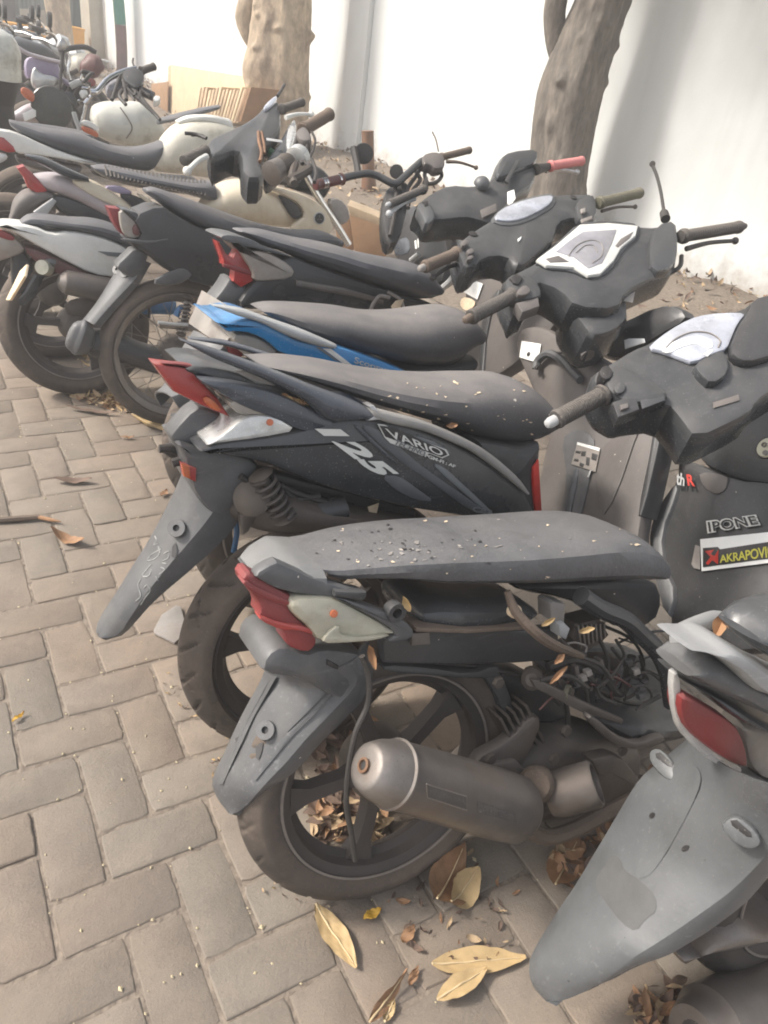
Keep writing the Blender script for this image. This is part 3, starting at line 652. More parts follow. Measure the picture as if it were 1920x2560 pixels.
# --- trees
def tree(name, label, base2, path, radii, mt, crown_z=2.2, group=None, n=28, lumps=(), crown=1.6, seed=0, shade_limbs=()):
    """path: [(px,py,depth)] up the trunk, radius list"""
    B = world_z(*base2, 0); hf = np.array([nF[0], nF[1], 0]); hf /= np.linalg.norm(hf)
    def vp(px, py): d = ray(px, py); return CAMP + d * (((B - CAMP) @ hf) / (d @ hf))
    P = [B - np.array([0, 0, .1])] + [vp(*q) for q in path]; P.append(P[-1] + np.array([0, 0, crown_z])); radii = list(radii) + [radii[-1] * .8]; T = Thing(name, label, 'tree', tuple(B)); T.vp = vp
    p = catmull(np.array([T.L(q) for q in P]), 30); m_ = len(p); n = 110; r = np.interp(np.linspace(0, 1, m_), np.linspace(0, 1, len(radii)), radii)
    rg = np.random.default_rng(seed); rings = []; a = np.linspace(0, 2 * np.pi, n, endpoint=False)
    ph = rg.uniform(0, 6.3, 6); lumps = tuple(lumps) + tuple((rg.uniform(0, .75), rg.uniform(3.2, 5.8), rg.uniform(.05, .13), rg.uniform(.008, .018)) for _ in range(26))
    for k in range(m_):
        q = []
        for t in a:
            d = 1 + .05 * math.sin(3 * t + ph[0] + p[k][2] * .9) + .035 * math.sin(5 * t + ph[1] - p[k][2] * 1.4) + .02 * math.sin(9 * t + p[k][2] * 2.1 + ph[2]) 
            fx = mnoise.ridged_multi_fractal(Vector((math.cos(t) * 7 + ph[0], math.sin(t) * 7, p[k][2] * 5)), 1.0, 2.1, 5, 1.0, 2.0); d += .016 * (fx - 1.2) + .05 * mnoise.noise(Vector((math.cos(t) * 2, math.sin(t) * 2, p[k][2] * 3 + ph[1])))
            for lk, lt, ls, lw in lumps: d += ls * math.exp(-(((k / m_ - lk) / lw) ** 2) - ((((t - lt + math.pi) % (2 * math.pi)) - math.pi) / (.6 if lw > .03 else .13)) ** 2)
            q.append(p[k] + r[k] * d * np.array([math.cos(t), math.sin(t), 0]))
        rings.append(np.array(q))
    T.add('trunk', g_rings(rings), mt, ang=70)
    top = p[-1]; limbs = []; lv = []
    for k in range(5 + len(shade_limbs)):
        az = rg.uniform(0, 6.3); d = np.array([math.cos(az), math.sin(az), .0]) * rg.uniform(.7, 1.2) * crown
        e = top + d + np.array([0, 0, rg.uniform(.5, 1.3) * crown])
        if k >= 5: e = T.L(shade_limbs[k - 5])
        st = top if k < 5 else p[int(m_ * .86)]; mid = (st + e) / 2 + np.array([0, 0, .25])
        T.tube('limb', [st - (0, 0, .15), mid, e], [r[-1] * .55, r[-1] * .3, .02], mt, n=10)
        for _ in range(260 if k < 5 else 420):
            c = e + rg.normal(0, .42, 3) * crown * (1, 1, .55); q = proj(T.W(c)); lv += [c] if not (q[2] > .1 and -60 < q[0] < 1980 and q[1] > -60) else []
    gs = []
    for c in lv:
        g = leaf_geo(rg, .2, .045, .3, .4); gs.append((g[0] @ rotm(rg.normal(0, .6), rg.normal(0, .6), rg.uniform(0, 6.3)).T + c, g[1]))
    T.add('crown', join(gs), 'leaf_green', kind='stuff', ang=60)
    return T

tr = tree('tree', 'thick dark grey-brown leaning tree trunk beside the right half of the white wall', (1392, 640),
          [(1388, 520), (1400, 400), (1424, 240), (1462, 116), (1505, 0), (1590, -240), (1640, -480), (1660, -700)], [.30, .245, .238, .245, .225, .19, .18, .175, .16], 'bark_dark',
          seed=3, crown=1.6, shade_limbs=((3.6, 5.3, 3.65), (3.1, 3.1, 3.75), (3.8, 2.9, 3.05), (3.0, 3.8, 4.3500000000000005)))  # unseen leafy limbs added to shade the right part of the wall
tr.tube('limb', [tr.L(tr.vp(*q)) for q in ((1436, 210), (1396, 130), (1386, 40), (1394, -60), (1360, -300))], [.04, .075, .08, .08, .05], 'bark_dark', n=12)
tr2 = tree('tree', 'lumpy sunlit tan tree trunk standing behind the yellow-white tank, beside the leaning boards', (704, 394),
           [(702, 360), (698, 300), (694, 200), (700, 100), (708, 0), (712, -150), (700, -330), (705, -480)], [.40, .35, .33, .35, .335, .31, .30, .29, .27], 'bark_tan',
           seed=5, lumps=((.36, 3.4, .16, .05), (.5, .5, .05, .08), (.25, 5.5, .06, .06)), crown=1.7)
tr2.tube('broken_limb', [tr2.L(tr2.vp(*q)) for q in ((660, 160), (626, 92), (612, 44), (624, 2), (640, -40))], [.05, .09, .11, .11, .05], 'bark_tan', n=12, sm=3)

# --- haze volume added to lift the blacks like lens glare
hm = bpy.data.materials.new('haze'); hm.use_nodes = True; hm.node_tree.nodes.remove(hm.node_tree.nodes['Principled BSDF'])
hv = hm.node_tree.nodes.new('ShaderNodeVolumePrincipled'); hv.inputs['Color'].default_value = (.97, .96, .94, 1); hv.inputs['Density'].default_value = HAZE; hv.inputs['Anisotropy'].default_value = .2
hm.node_tree.links.new(hv.outputs[0], hm.node_tree.nodes['Material Output'].inputs['Volume']); MATS['haze'] = hm
struct('haze', g_box((0, 0, 4), (155, 0, 0), (0, 155, 0), (0, 0, 5)), 'haze', kind='stuff')
# ================================================================== motorcycle parts
def g_tyre(c, r, w_, rin, n=90, tread=0.0, seed=0):
    """tyre as a lathe about y with optional cut grooves"""
    prof = []
    for a in np.linspace(-1, 1, 25):
        y = a * w_ * .46; prof.append((r - .30 * w_ * (abs(a) ** 2.3), y, max(0, 1 - (abs(a) / .86) ** 6)))
    side = [(r - .36 * w_, .5 * w_, 0), (r - .52 * w_, .5 * w_, 0), (rin + .012, .42 * w_, 0), (rin, .36 * w_, 0), (rin + .002, .3 * w_, 0)]
    full = [(a, -b_, g) for a, b_, g in side[::-1]] + prof + side
    nn = n * (8 if tread else 1); th = np.linspace(0, 2 * np.pi, nn, endpoint=False); rings = []
    for k, (rr, y, g) in enumerate(full):
        d = np.zeros(nn)
        if tread and g > .02:
            s_ = th * r; ph = abs(y) * 1.25 + .012 * math.sin(y * 60); per = 2 * np.pi * r / 22
            q = (s_ + ph + (per / 2 if y > 0 else 0)) % per; lim = abs(y) > .006
            if lim: d = np.maximum(d, np.clip(1.8 - np.abs(q - per / 2) / .0042, 0, 1))
            q2 = (s_ * 1 - abs(y) * 2.2 + .03) % (per * 2)
            if .012 < abs(y) < .034: d = np.maximum(d, np.clip(1.8 - np.abs(q2 - per) / .0034, 0, 1) * .8)
            d *= tread * (1 if g > .3 else g / .3)
        rings.append(np.stack([c[0] + (rr - d) * np.cos(th), np.full(nn, c[1] + y), c[2] + (rr - d) * np.sin(th)], 1))
    rings.append(rings[0]); return g_rings(rings, cap=False)
def wheel(T, name, cx, r=.27, w_=.092, rin=.186, spokes=5, tyre='tyre', rim='rim_black', tread=0.0, cy=0.0, cz=None, rot=0.3, line=True, wires=0, width=1.0):
    cz = r if cz is None else cz; c = np.array([cx, cy, cz]); ax = (0, 1, 0)
    hub = T.add(name, g_lathe(c, ax, [(.02, -.07), (.045, -.06), (.058, -.035), (.066, .0), (.066, .05), (.03, .06)], 26), 'engine')
    T.add('tyre', g_tyre(c, r, w_, rin, tread=tread), tyre, hub, ang=50)
    hw = w_ * .40
    T.add('rim', g_lathe(c, ax, [(rin + .006, -hw - .004), (rin + .004, -hw), (rin - .012, -hw * .8), (rin - .016, -hw * .3), (rin - .028, 0), (rin - .016, hw * .3), (rin - .012, hw * .8), (rin + .004, hw), (rin + .006, hw + .004), (rin + .012, hw), (rin + .012, -hw)], 80, loop=True), rim, hub)
    if line: T.add('rim_edge', g_lathe(c, ax, [(rin + .0035, -hw - .0045), (rin + .0075, -hw - .0055), (rin + .0085, -hw - .003), (rin + .004, -hw - .002)], 80, loop=True), 'rim_line', hub)
    gs = []
    for k in range(spokes):
        a = rot + 2 * np.pi * k / spokes; d = np.array([math.cos(a), 0, math.sin(a)]); t = np.array([-math.sin(a), 0, math.cos(a)])
        rings = []
        for f_, hwid, hth in ((.05, .024, .024), (.45, .012, .015), (.8, .014, .014), (1.0, .028, .016)):
            p = c + d * ((rin - .018) * f_) + t * (.03 * math.sin(f_ * 1.4) - .012)
            rings.append(np.array([p - t * hwid + np.array([0, -hth, 0]), p + t * hwid + np.array([0, -hth, 0]), p + t * hwid + np.array([0, hth, 0]), p - t * hwid + np.array([0, hth, 0])]))
        T.add('spoke', g_rings(rings), rim, hub, ang=50)
    if wires:
        for k in range(wires):
            a = 2 * np.pi * k / wires; b_ = a + (.55 if k % 2 else -.55); s_ = -1 if k % 4 < 2 else 1
            gs.append(g_tube([c + np.array([.06 * math.cos(b_), s_ * .03, .06 * math.sin(b_)]), c + np.array([(rin - .012) * math.cos(a), 0, (rin - .012) * math.sin(a)])], .0016, 5, 1))
        T.add('wire_spokes', join(gs), 'steel_dirty', hub, kind='stuff')
    return hub
def bolt(T, p, ax, r=.008, mt='steel_dirty', parent=None): T.disc('bolt', p, ax, r, .008, mt, 6, parent=parent)
def ear(T, c2, y, r=.018, mt='fender_grey', parent=None, up=(-.55, -.45, .45)):
    """ring-shaped mounting lug"""
    c = T.Y(*c2, y); n = np.array(up, float)
    T.disc('mounting_lug', c, n, r, .03, mt, 22, hole=r * .36, parent=parent)
def grip(T, name, tip, root, r, mt, ribs=True, endcap=None, parent=None):
    """handlebar rubber from tip to root"""
    prof = [(0, r * .7), (.01, r * .98), (.03, r * 1.08), (.07, r * 1.08), (.085, r)]
    if ribs:
        for t in np.linspace(.1, .88, 22): prof += [(t, r), (t + .012, r * .95), (t + .018, r)]
    prof += [(.9, r), (.915, r * 1.22), (.96, r * 1.25), (.975, r), (1, r)]
    o = T.rod(name, tip, root, prof, mt, parent=parent)
    if endcap:
        d = (np.asarray(tip) - np.asarray(root)); d /= np.linalg.norm(d)
        T.rod('bar_end', np.asarray(tip) - d * .002, np.asarray(tip) + d * r * 1.3, [(0, r * .6), (.6, r * .6), (.9, r * .45), (1, r * .2)], endcap, parent=o)
    return o
def lever(T, a, b_, r, mt, ball=True, parent=None):
    o = T.tube('lever', [a, (np.asarray(a) * .55 + np.asarray(b_) * .45) + np.array([0, 0, .006]), b_], [r * 1.3, r, r * .9], mt, 8, 4, parent)
    if ball:
        p = np.asarray(b_); g = g_lathe(p - np.array([0, 0, r * 1.7]), (0, 0, 1), [(r * 1.7 * math.sin(t), r * 1.7 * (1 - math.cos(t))) for t in np.linspace(.15, math.pi - .15, 8)], 12)
        T.add('lever_ball', g, mt, o)
    return o
class Bars:
    """handlebar frame: local plane through both grip ends, facing the viewer"""
    def __init__(s, T, right, zr, left, zl, up=.55):
        s.T = T; s.r = T.L(world_z(*right, zr)); s.l = T.L(world_z(*left, zl)); s.mid = (s.r + s.l) / 2
        e = (s.l - s.r); s.e = e / np.linalg.norm(e); v = T.eye - s.mid; v /= np.linalg.norm(v)
        n = v * .75 + np.array([0, 0, 1.0]) * up + np.array([-.3, 0, 0]); n -= s.e * (n @ s.e); s.n = n / np.linalg.norm(n)
        s.pl = (s.mid, s.n)
    def p(s, x, y, lift=0.0): return s.T.on([(x, y)], (s.mid + s.n * lift, s.n))[0]
def shock(T, a, b_, r, mt='rim_black', coils=7, parent=None):
    a, b_ = np.asarray(a), np.asarray(b_); o = T.rod('shock_absorber', a, b_, [(0, r * .5), (.05, r), (.1, r * .45), (.9, r * .45), (.95, r), (1, r * .6)], 'engine', parent=parent)
    ax, u, w_ = frame_of(b_ - a); L = np.linalg.norm(b_ - a); t = np.linspace(0, 1, coils * 14)
    p = a + ax * (L * (.1 + .8 * t))[:, None] + r * .85 * (np.cos(t * coils * 2 * np.pi)[:, None] * u + np.sin(t * coils * 2 * np.pi)[:, None] * w_)
    T.tube('coil_spring', p, r * .16, mt, 7, 1, parent=o); return o
def bits(T, spec, mt='cable'):
    for i, (a, r) in enumerate(spec): T.tube('cable', a, r, mt, 7, 5)
# ================================================================== S1: nearest scooter, side cover gone
GRP = 'dusty scooters and motorcycles parked in a row along the wall'
S1 = Thing('scooter', 'nearest full scooter, side cover missing, engine and muffler exposed, cream and red tail lamp', 'scooter', (.574, .664, 0), R_(-4), R_(16), GRP)
T = S1
wheel(T, 'rear_wheel', 0, .272, .086, .2, 5, 'tyre_dusty', 'rim_black', .0025, rot=.55)
y0 = T.ply(0)
seat = T.hull('seat', '646,1404 684,1382 732,1374 790,1368 840,1358 930,1342 1040,1328 1140,1322 1230,1316 1320,1309 1420,1300 1476,1300 1520,1306 1556,1326 1574,1356',
       '735,1400 760,1416 800,1432 863,1448 900,1447 1000,1450 1093,1462 1190,1465 1286,1466 1400,1464 1490,1461 1560,1459 1610,1457 1650,1452', [.05, .085, .105, .115, .12, .125, .125, .12, .11], 'seat_old', ex=3.0, tip=(.1, .05), n=38)
fl_ = [(rng.normal(1010, 90), rng.normal(1372, 22), rng.uniform(3, 7)) for _ in range(26)] + [(rng.uniform(800, 1600), rng.uniform(1300, 1450), rng.uniform(2, 5)) for _ in range(30)]
T.flakes(seat, fl_[:34], 'plate_grey'); T.flakes(seat, fl_[26:], 'sticker_cream')
T.flakes(seat, [(rng.normal(1000, 130), rng.normal(1362, 25), rng.uniform(2, 5)) for _ in range(30)], 'text_black', 'cracked_patches')
T.hull('tail_cowl', '622,1430 640,1408 670,1388 709,1372 760,1372', '632,1440 660,1456 709,1479 760,1488 800,1492', [.05, .08, .1, .1], 'cowl_grey', ex=3, tip=(.15, .1))
pl = T.ply(-.105)
T.solid('cowl_side', '690,1404 705,1410 745,1428 786,1446 863,1470 917,1480 914,1498 863,1498 800,1494 709,1480 660,1458 632,1438', T.ply(-.1), .03, 'fender_grey', .008, 1)
T.solid('cowl_rail', '870,1480 917,1481 914,1499 905,1502 836,1492 838,1478', T.ply(-.112), .02, 'black_plastic', .004)
pr = T.ply(-.095)
tl = T.solid('tail_light', '604,1454 620,1428 650,1446 709,1479 734,1494 720,1516 738,1543 774,1570 795,1597 790,1620 767,1636 716,1617 708,1574 647,1548 652,1516 628,1485', pr, .05, 'red_lens_dusty', .012, 1)
T.solid('lens_ridge', '606,1462 614,1450 640,1470 700,1494 728,1505 720,1516 690,1508 640,1488', pr, .03, 'red_lens_dusty', .006, 1, .006, tl)
T.solid('lens_ridge', '652,1540 700,1560 770,1566 792,1590 740,1574 706,1577 650,1552', pr, .03, 'red_lens', .006, 1, .006, tl)
T.solid('indicator_lens', '734,1497 800,1494 844,1497 902,1527 960,1560 1000,1583 940,1600 860,1606 797,1609 774,1572 738,1543 722,1518', T.ply(-.108), .05, 'cream_lens', .016, 1, 0, tl)
T.solid('lens_crease', '815,1588 850,1560 850,1590 905,1596 985,1586 940,1602 860,1608 806,1609', T.ply(-.108), .02, 'cream_lens', .006, 1, .006, tl)
T.disc('bulb', T.Y(836, 1535, -.113), (0, -1, .2), .006, .004, 'orange_lens', 14, parent=tl)
T.solid('lamp_bracket', '846,1494 905,1512 1000,1545 1033,1570 1036,1592 1010,1604 960,1606 1000,1585 905,1528 840,1498', T.ply(-.112), .03, 'fender_grey', .006, 1)
T.disc('bracket_hook', T.Y(994, 1534, -.12), (0, -1, 0), .016, .02, 'black_plastic', 18, hole=.008)
# mudguard
fl = T.flap('mudguard', '664,1640 647,1695 612,1760 585,1815 556,1880 533,1930 527,1962 545,2002 576,2034', '880,1660 900,1708 834,1784 777,1842 723,1904 670,1958 618,2014 592,2032 579,2036', [.085, .08, .075, .07, .062, .05, .012], 'fender_grey', [.03, .026, .018, .012, .004], [.06, .05, .04, .03, .012], wl=[.05, .06, .06, .06, .055, .045, .01], n=26)
T.solid('mudguard_neck', '664,1640 709,1612 767,1640 805,1622 880,1630 917,1640 918,1694 884,1722 850,1760 760,1700 655,1690', T.ply(-.075), .14, 'fender_grey', .014, 1)
T.solid('neck_hole', '818,1650 846,1664 846,1676 818,1664', T.ply(-.078), .004, 'text_black', .001)
T.lug(fl, (612, 1738), 22); T.lug(fl, (668, 1826), 25)
T.wrap('mudguard_rib', '700,1650 716,1652 640,1790 560,1960 548,1958 620,1800', fl, 'fender_grey', .003)
T.wrap('mudguard_rib', '846,1700 864,1704 740,1830 640,1950 628,1940 720,1830', fl, 'fender_grey', .003)
T.wrap('mudguard_slot', '590,1846 622,1832 606,1866 594,1872', fl, 'panel_black', .002)
T.wrap('mudguard_slot', '640,1860 660,1856 656,1880 648,1900 642,1894', fl, 'panel_black', .002)
# frame, tank, electrics
T.solid('frame_rail', '958,1612 975,1578 1080,1574 1200,1570 1296,1576 1394,1574 1400,1600 1390,1652 1286,1660 1120,1664 962,1660', T.ply(-.085), .03, 'panel_black', .006)
T.solid('rail_flange', '1040,1570 1170,1574 1315,1566 1318,1574 1170,1584 1040,1580', T.ply(-.105), .05, 'grip_brown', .002)
T.solid('rail_bracket', '1030,1584 1075,1580 1078,1612 1030,1616', T.ply(-.1), .012, 'muffler', .003)
T.hull('fuel_tank', '1010,1478 1060,1466 1160,1466 1250,1468 1292,1490', '1040,1560 1070,1568 1160,1572 1250,1566 1286,1552', [.08, .095, .095, .08], 'dark_body', ex=3.2, yc=0)
T.disc('hose_clip', T.Y(1291, 1531, -.12), (0, -1, 0), .012, .012, 'sticker_cream', 16)
T.tube('stick', [T.Y(1268, 1478, -.115), T.Y(1290, 1530, -.125), T.Y(1340, 1582, -.14), T.Y(1390, 1615, -.14), T.Y(1455, 1640, -.13)], [.006, .009, .01, .009, .006], 'grip_brown')
T.solid('connector', '1376,1510 1384,1504 1414,1510 1412,1560 1378,1552', T.ply(-.1), .04, 'plate_grey', .004)
T.solid('connector', '1398,1562 1410,1556 1426,1572 1416,1600 1400,1592', T.ply(-.11), .03, 'light_grey', .003)
rg_ = T.solid('regulator', '1440,1562 1500,1546 1524,1588 1500,1612 1450,1634 1430,1596', T.ply(-.09), .05, 'engine', .004)
for k in range(7): T.solid('fin', [(1444 + k * 11, 1566 + k * -1), (1448 + k * 11, 1563 + k * -1), (1456 + k * 10, 1618 - k * 4), (1452 + k * 10, 1622 - k * 4)], T.ply(-.096), .01, 'steel_dirty', .001, parent=rg_)
T.solid('rear_inner_guard', '1190,1670 1236,1664 1262,1700 1285,1760 1298,1860 1282,1866 1262,1800 1238,1730', T.ply(-.06), .1, 'black_plastic', .012, 1)
T.solid('inner_guard', '960,1662 1060,1668 1180,1688 1246,1660 1250,1690 1200,1700 1060,1688 962,1680', T.ply(-.07), .12, 'black_plastic', .006, 1)
T.solid('inner_guard', '1330,1690 1450,1610 1640,1640 1672,1710 1690,1850 1600,1880 1470,1790', T.ply(.06), .05, 'black_plastic', .008, 1)
# front under-seat cover with curved edge
T.solid('seat_box', '1290,1462 1640,1450 1660,1500 1640,1560 1560,1580 1480,1530 1420,1500 1300,1480', T.ply(-.02), .12, 'panel_black', .01, 1)
T.tube2('cover_edge', '1452,1490 1500,1522 1560,1548 1602,1586 1640,1624 1668,1680 1680,1760', T.ply(-.11), .018, 'black_plastic', 10)
T.hull('footboard', '1470,1770 1540,1744 1620,1750 1700,1752', '1490,1800 1560,1858 1630,1862 1690,1850', [.05, .1, .1, .08], 'panel_black', ex=2.4, yc=-.02)
T.solid('side_strip', '1480,1786 1550,1848 1600,1862 1660,1838 1664,1856 1600,1878 1536,1866 1470,1800', T.ply(-.14), .02, 'muffler', .006, 1)
# engine block, intake, exhaust
T.hull('engine_case', '1150,1930 1240,1850 1330,1800 1440,1800 1560,1840', '1150,2080 1260,2100 1330,2080 1440,2060 1560,2010', [.07, .09, .09, .07, .05], 'muffler', ex=2.8, yc=.0)
T.rod('intake_duct', T.Y(1372, 1990, -.12), T.Y(1492, 1958, -.17), [(0, .038), (.2, .044), (.95, .044), (1, .041), (1, .036), (.6, .033)], 'muffler', 22)
T.disc('intake_mesh', T.Y(1484, 1966, -.164), T.Y(1492, 1958, -.17) - T.Y(1372, 1990, -.12), .036, .004, 'text_black', 20)
T.rod('crank_cover', T.Y(1345, 1958, -.10), T.Y(1338, 1962, -.135), [(0, .034), (.8, .034), (1, .026)], 'grip_brown', 18)
T.solid('heat_shield', '1478,1900 1530,1888 1560,1900 1600,1950 1586,1966 1530,1936 1500,1940', T.ply(-.12), .03, 'muffler', .005)
T.tube2('exhaust_pipe', '1290,2040 1350,2090 1420,2080 1520,2030 1600,1990', T.ply(-.12), .016, 'grip_brown')
T.tube2('starter_hose', '1370,1668 1440,1650 1500,1680 1540,1730 1560,1720 1580,1640', T.ply(-.08), .009, 'cable')
T.tube2('cable', '1400,1600 1450,1640 1500,1662 1530,1700', T.ply(-.12), 0.0040, 'cable')
T.tube2('cable', '1540,1600 1560,1640 1530,1690 1490,1720', T.ply(-.1), 0.0033, 'cable')
T.tube2('cable', '1500,1560 1580,1600 1610,1660 1590,1700', T.ply(-.08), 0.0033, 'cable')
T.tube2('cable', '1350,1700 1420,1690 1470,1720', T.ply(-.12), 0.0040, 'cable')
T.solid('coil', '1384,1716 1410,1700 1440,1726 1430,1756 1400,1750', T.ply(-.1), .04, 'engine', .006)
T.disc('cable_ring', T.Y(1424, 1732, -.115), (.6, -1, 0), .014, .008, 'grip_moss', 18, hole=.010)
T.tube2('cable', '905,1640 922,1690 920,1760 890,1830 872,1920 866,2010 878,2080 888,2150', T.ply(-.125), 0.0050, 'cable')
for q in ('1080,1655 1200,1668 1330,1700 1400,1760', '1360,1640 1400,1700 1420,1800 1400,1880', '1450,1690 1520,1740 1600,1760 1650,1740'):
    T.tube2('cable', q, T.ply(-.05), .005, 'cable')
rc = np.random.default_rng(4)
for k in range(22):
    x, y = rc.uniform(1400, 1600), rc.uniform(1590, 1720); q = [(x, y)]
    for _ in range(3): q.append((q[-1][0] + rc.uniform(-45, 50), q[-1][1] + rc.uniform(-25, 45)))
    T.tube2('wire', np.array(q), T.ply(rc.uniform(-.115, -.05)), rc.uniform(.0014, .003), ['text_black', 'cable', 'cable', 'maroon', 'plate_grey', 'text_black'][k % 6], 6)
for k in range(9):
    x, y = rc.uniform(1400, 1610), rc.uniform(1600, 1750)
    T.solid('plug', [(x, y), (x + 14, y - 5), (x + 18, y + 8), (x + 4, y + 14)], T.ply(-.11), .012, ['panel_black', 'plate_grey', 'fender_grey'][k % 3], .002)
for k in range(5):
    T.solid('cooling_fin', [(1250 + k * 16, 1800 - k * 8), (1256 + k * 16, 1796 - k * 8), (1300 + k * 16, 1880 - k * 6), (1294 + k * 16, 1884 - k * 6)], T.ply(-.085), .05, 'engine', .001)
T.solid('hose_clamp', '1436,1668 1446,1664 1452,1690 1442,1694', T.ply(-.1), .02, 'steel_dirty', .002); T.solid('hose_clamp', '1500,1652 1508,1650 1512,1664 1504,1668', T.ply(-.1), .02, 'steel_dirty', .002)
T.solid('swing_bracket', '1180,1905 1280,1850 1330,1790 1360,1800 1330,1880 1300,1930 1210,1940', T.ply(-.09), .03, 'muffler', .008, 1)
T.rod('spring_boss', T.Y(1330, 1690, -.04), T.Y(1330, 1700, -.10), [(0, .02), (.9, .02), (1, .012)], 'engine', 14)
T.solid('air_box', '1236,1680 1300,1676 1380,1720 1440,1790 1360,1820 1300,1790 1270,1740', T.ply(-.02), .06, 'panel_black', .012, 1)
T.solid('belly_trim', '1330,1700 1350,1700 1470,1760 1560,1800 1556,1812 1460,1784 1340,1722', T.ply(-.12), .012, 'muffler', .003)
T.solid('clamp_plate', '1460,1646 1540,1640 1560,1662 1540,1690 1480,1690', T.ply(-.05), .03, 'engine', .006, 1)
for q, r in (('1500,1600 1520,1650 1512,1700 1490,1740', .007), ('1530,1620 1560,1660 1580,1690 1600,1700', .006), ('1560,1700 1600,1680 1620,1700 1610,1724', .005), ('1450,1680 1480,1700 1500,1740 1540,1760', .008), ('1600,1640 1610,1690 1590,1730 1560,1750', .006), ('1420,1700 1460,1720 1470,1760', .007)):
    T.tube2('cable', q, T.ply(-.09), r * .6, 'cable')
for q in ('1250,1710', '1420,1830', '1560,1880', '1230,1900', '1390,1900'): bolt(T, T.Y(*[float(v) for v in q.split(',')], -.12), (0, -1, 0), .011, 'engine')
# muffler
a, b_ = T.Y(985, 1935, -.17), T.Y(1316, 2030, -.15)
mf = T.rod('muffler', a, b_, [(0, .052), (.1, .054), (.45, .058), (.75, .061), (.9, .059), (.97, .045), (1, .022)], 'muffler', 36)
d = (b_ - a) / np.linalg.norm(b_ - a)
T.rod('muffler_cap', a + d * .001, a - d * .062, [(0, .053), (.03, .0555), (.08, .0555), (.12, .052), (.6, .046), (.93, .037), (.97, .033), (1.0, .026)], 'steel_dirty', 36, parent=mf)
T.rod('tail_pipe', a - d * .058, a - d * .068, [(0, .01), (.9, .012), (1, .0105), (1.0, .008), (.3, .007)], 'rust', 18, parent=mf)
T.disc('tail_pipe_bore', a - d * .0645, -d, .0076, .003, 'text_black', 14, parent=mf)
T.wrap('muffler_slot', '1067,1962 1164,1992 1166,2024 1070,1992', mf, 'grip_black', .0015)
T.wrap('muffler_slot', '1190,2002 1288,2034 1290,2056 1192,2030', mf, 'grip_black', .0015)
T.tube2('slot_rim', '1066,1960 1166,1991 1168,2026 1069,1994 1066,1960', T.ply(-.229), .0012, 'steel_dirty', 5, 1, mf)
T.solid('muffler_bracket', '1150,1930 1290,1900 1350,1960 1330,2050 1260,2010', T.ply(-.10), .03, 'muffler', .006)
# handlebar of S1 (turned right)
B = Bars(T, (1373, 1057), .86, (2080, 800), 1.03)
grip(T, 'hand_grip', B.p(1388, 1050), B.p(1512, 985), .0165, 'grip_black', True, 'light_grey')
hc = T.solid('handlebar_cover', '1473,930 1519,902 1581,864 1620,850 1700,800 1801,770 1851,768 1882,742 1930,730 2000,740 2080,800 2060,900 1960,960 1900,1000 1886,1030 1740,1100 1697,1040 1666,1004 1600,1010 1560,1020 1528,1004 1500,985', B.pl, .10, 'black_plastic', .022, 1)
T.solid('display', '1619,868 1646,841 1700,806 1743,787 1801,779 1870,779 1847,806 1832,841 1820,871 1790,880 1735,906 1704,895 1666,879', B.pl, .012, 'display', .006, 1, .011, hc)
T.solid('display_ring', '1650,875 1690,850 1740,838 1776,846 1786,866 1770,872 1740,856 1700,868 1672,884', B.pl, .003, 'white_sticker', .001, 1, .0125, hc)
T.tube2('dial_ring', '1664,870 1690,846 1730,830 1772,832 1800,850 1796,868', B.pl, .0014, 'plate_grey', 6, 6, hc, lift=.0125)
T.solid('visor', '1846,808 1870,776 1882,742 1930,730 2000,745 1990,860 1900,900 1850,900 1822,872', B.pl, .03, 'panel_black', .012, 1, .02, hc)
T.solid('cluster_block', '1735,908 1790,876 1816,876 1826,930 1780,960 1746,930', B.pl, .03, 'black_plastic', .006, 1, .018, hc)
T.solid('badge', '1760,884 1778,872 1784,876 1770,890', B.pl, .003, 'white_sticker', .001, 0, .02, hc)
T.solid('arm_shell', '1519,905 1560,908 1620,940 1680,980 1660,1000 1580,1006 1540,990 1510,960', B.pl, .04, 'black_plastic', .016, 2, .016, hc)
T.solid('switch_block', '1530,1004 1590,984 1600,1022 1545,1044', B.pl, .03, 'panel_black', .004, 0, .014, hc)
T.solid('horn_button', '1550,1012 1570,1006 1572,1018 1553,1024', B.pl, .008, 'panel_brown', .002, 0, .02, hc)
T.solid('horn_button', '1533,966 1556,952 1566,962 1560,980 1540,984', B.pl, .008, 'black_plastic', .003, 1, .022, hc)
T.solid('switch_slot', '1600,1000 1660,980 1664,1000 1606,1022', B.pl, .004, 'dark_body', .002, 0, .014, hc)
T.solid('bar_end_nub', '1500,918 1522,910 1536,932 1520,950 1500,940', B.pl, .03, 'text_black', .006, 1, .02, hc)
T.decal('caution_label', '1784,1020 1850,1000 1846,986 1782,1006', B.pl, 'panel_brown', .003, 0, hc)
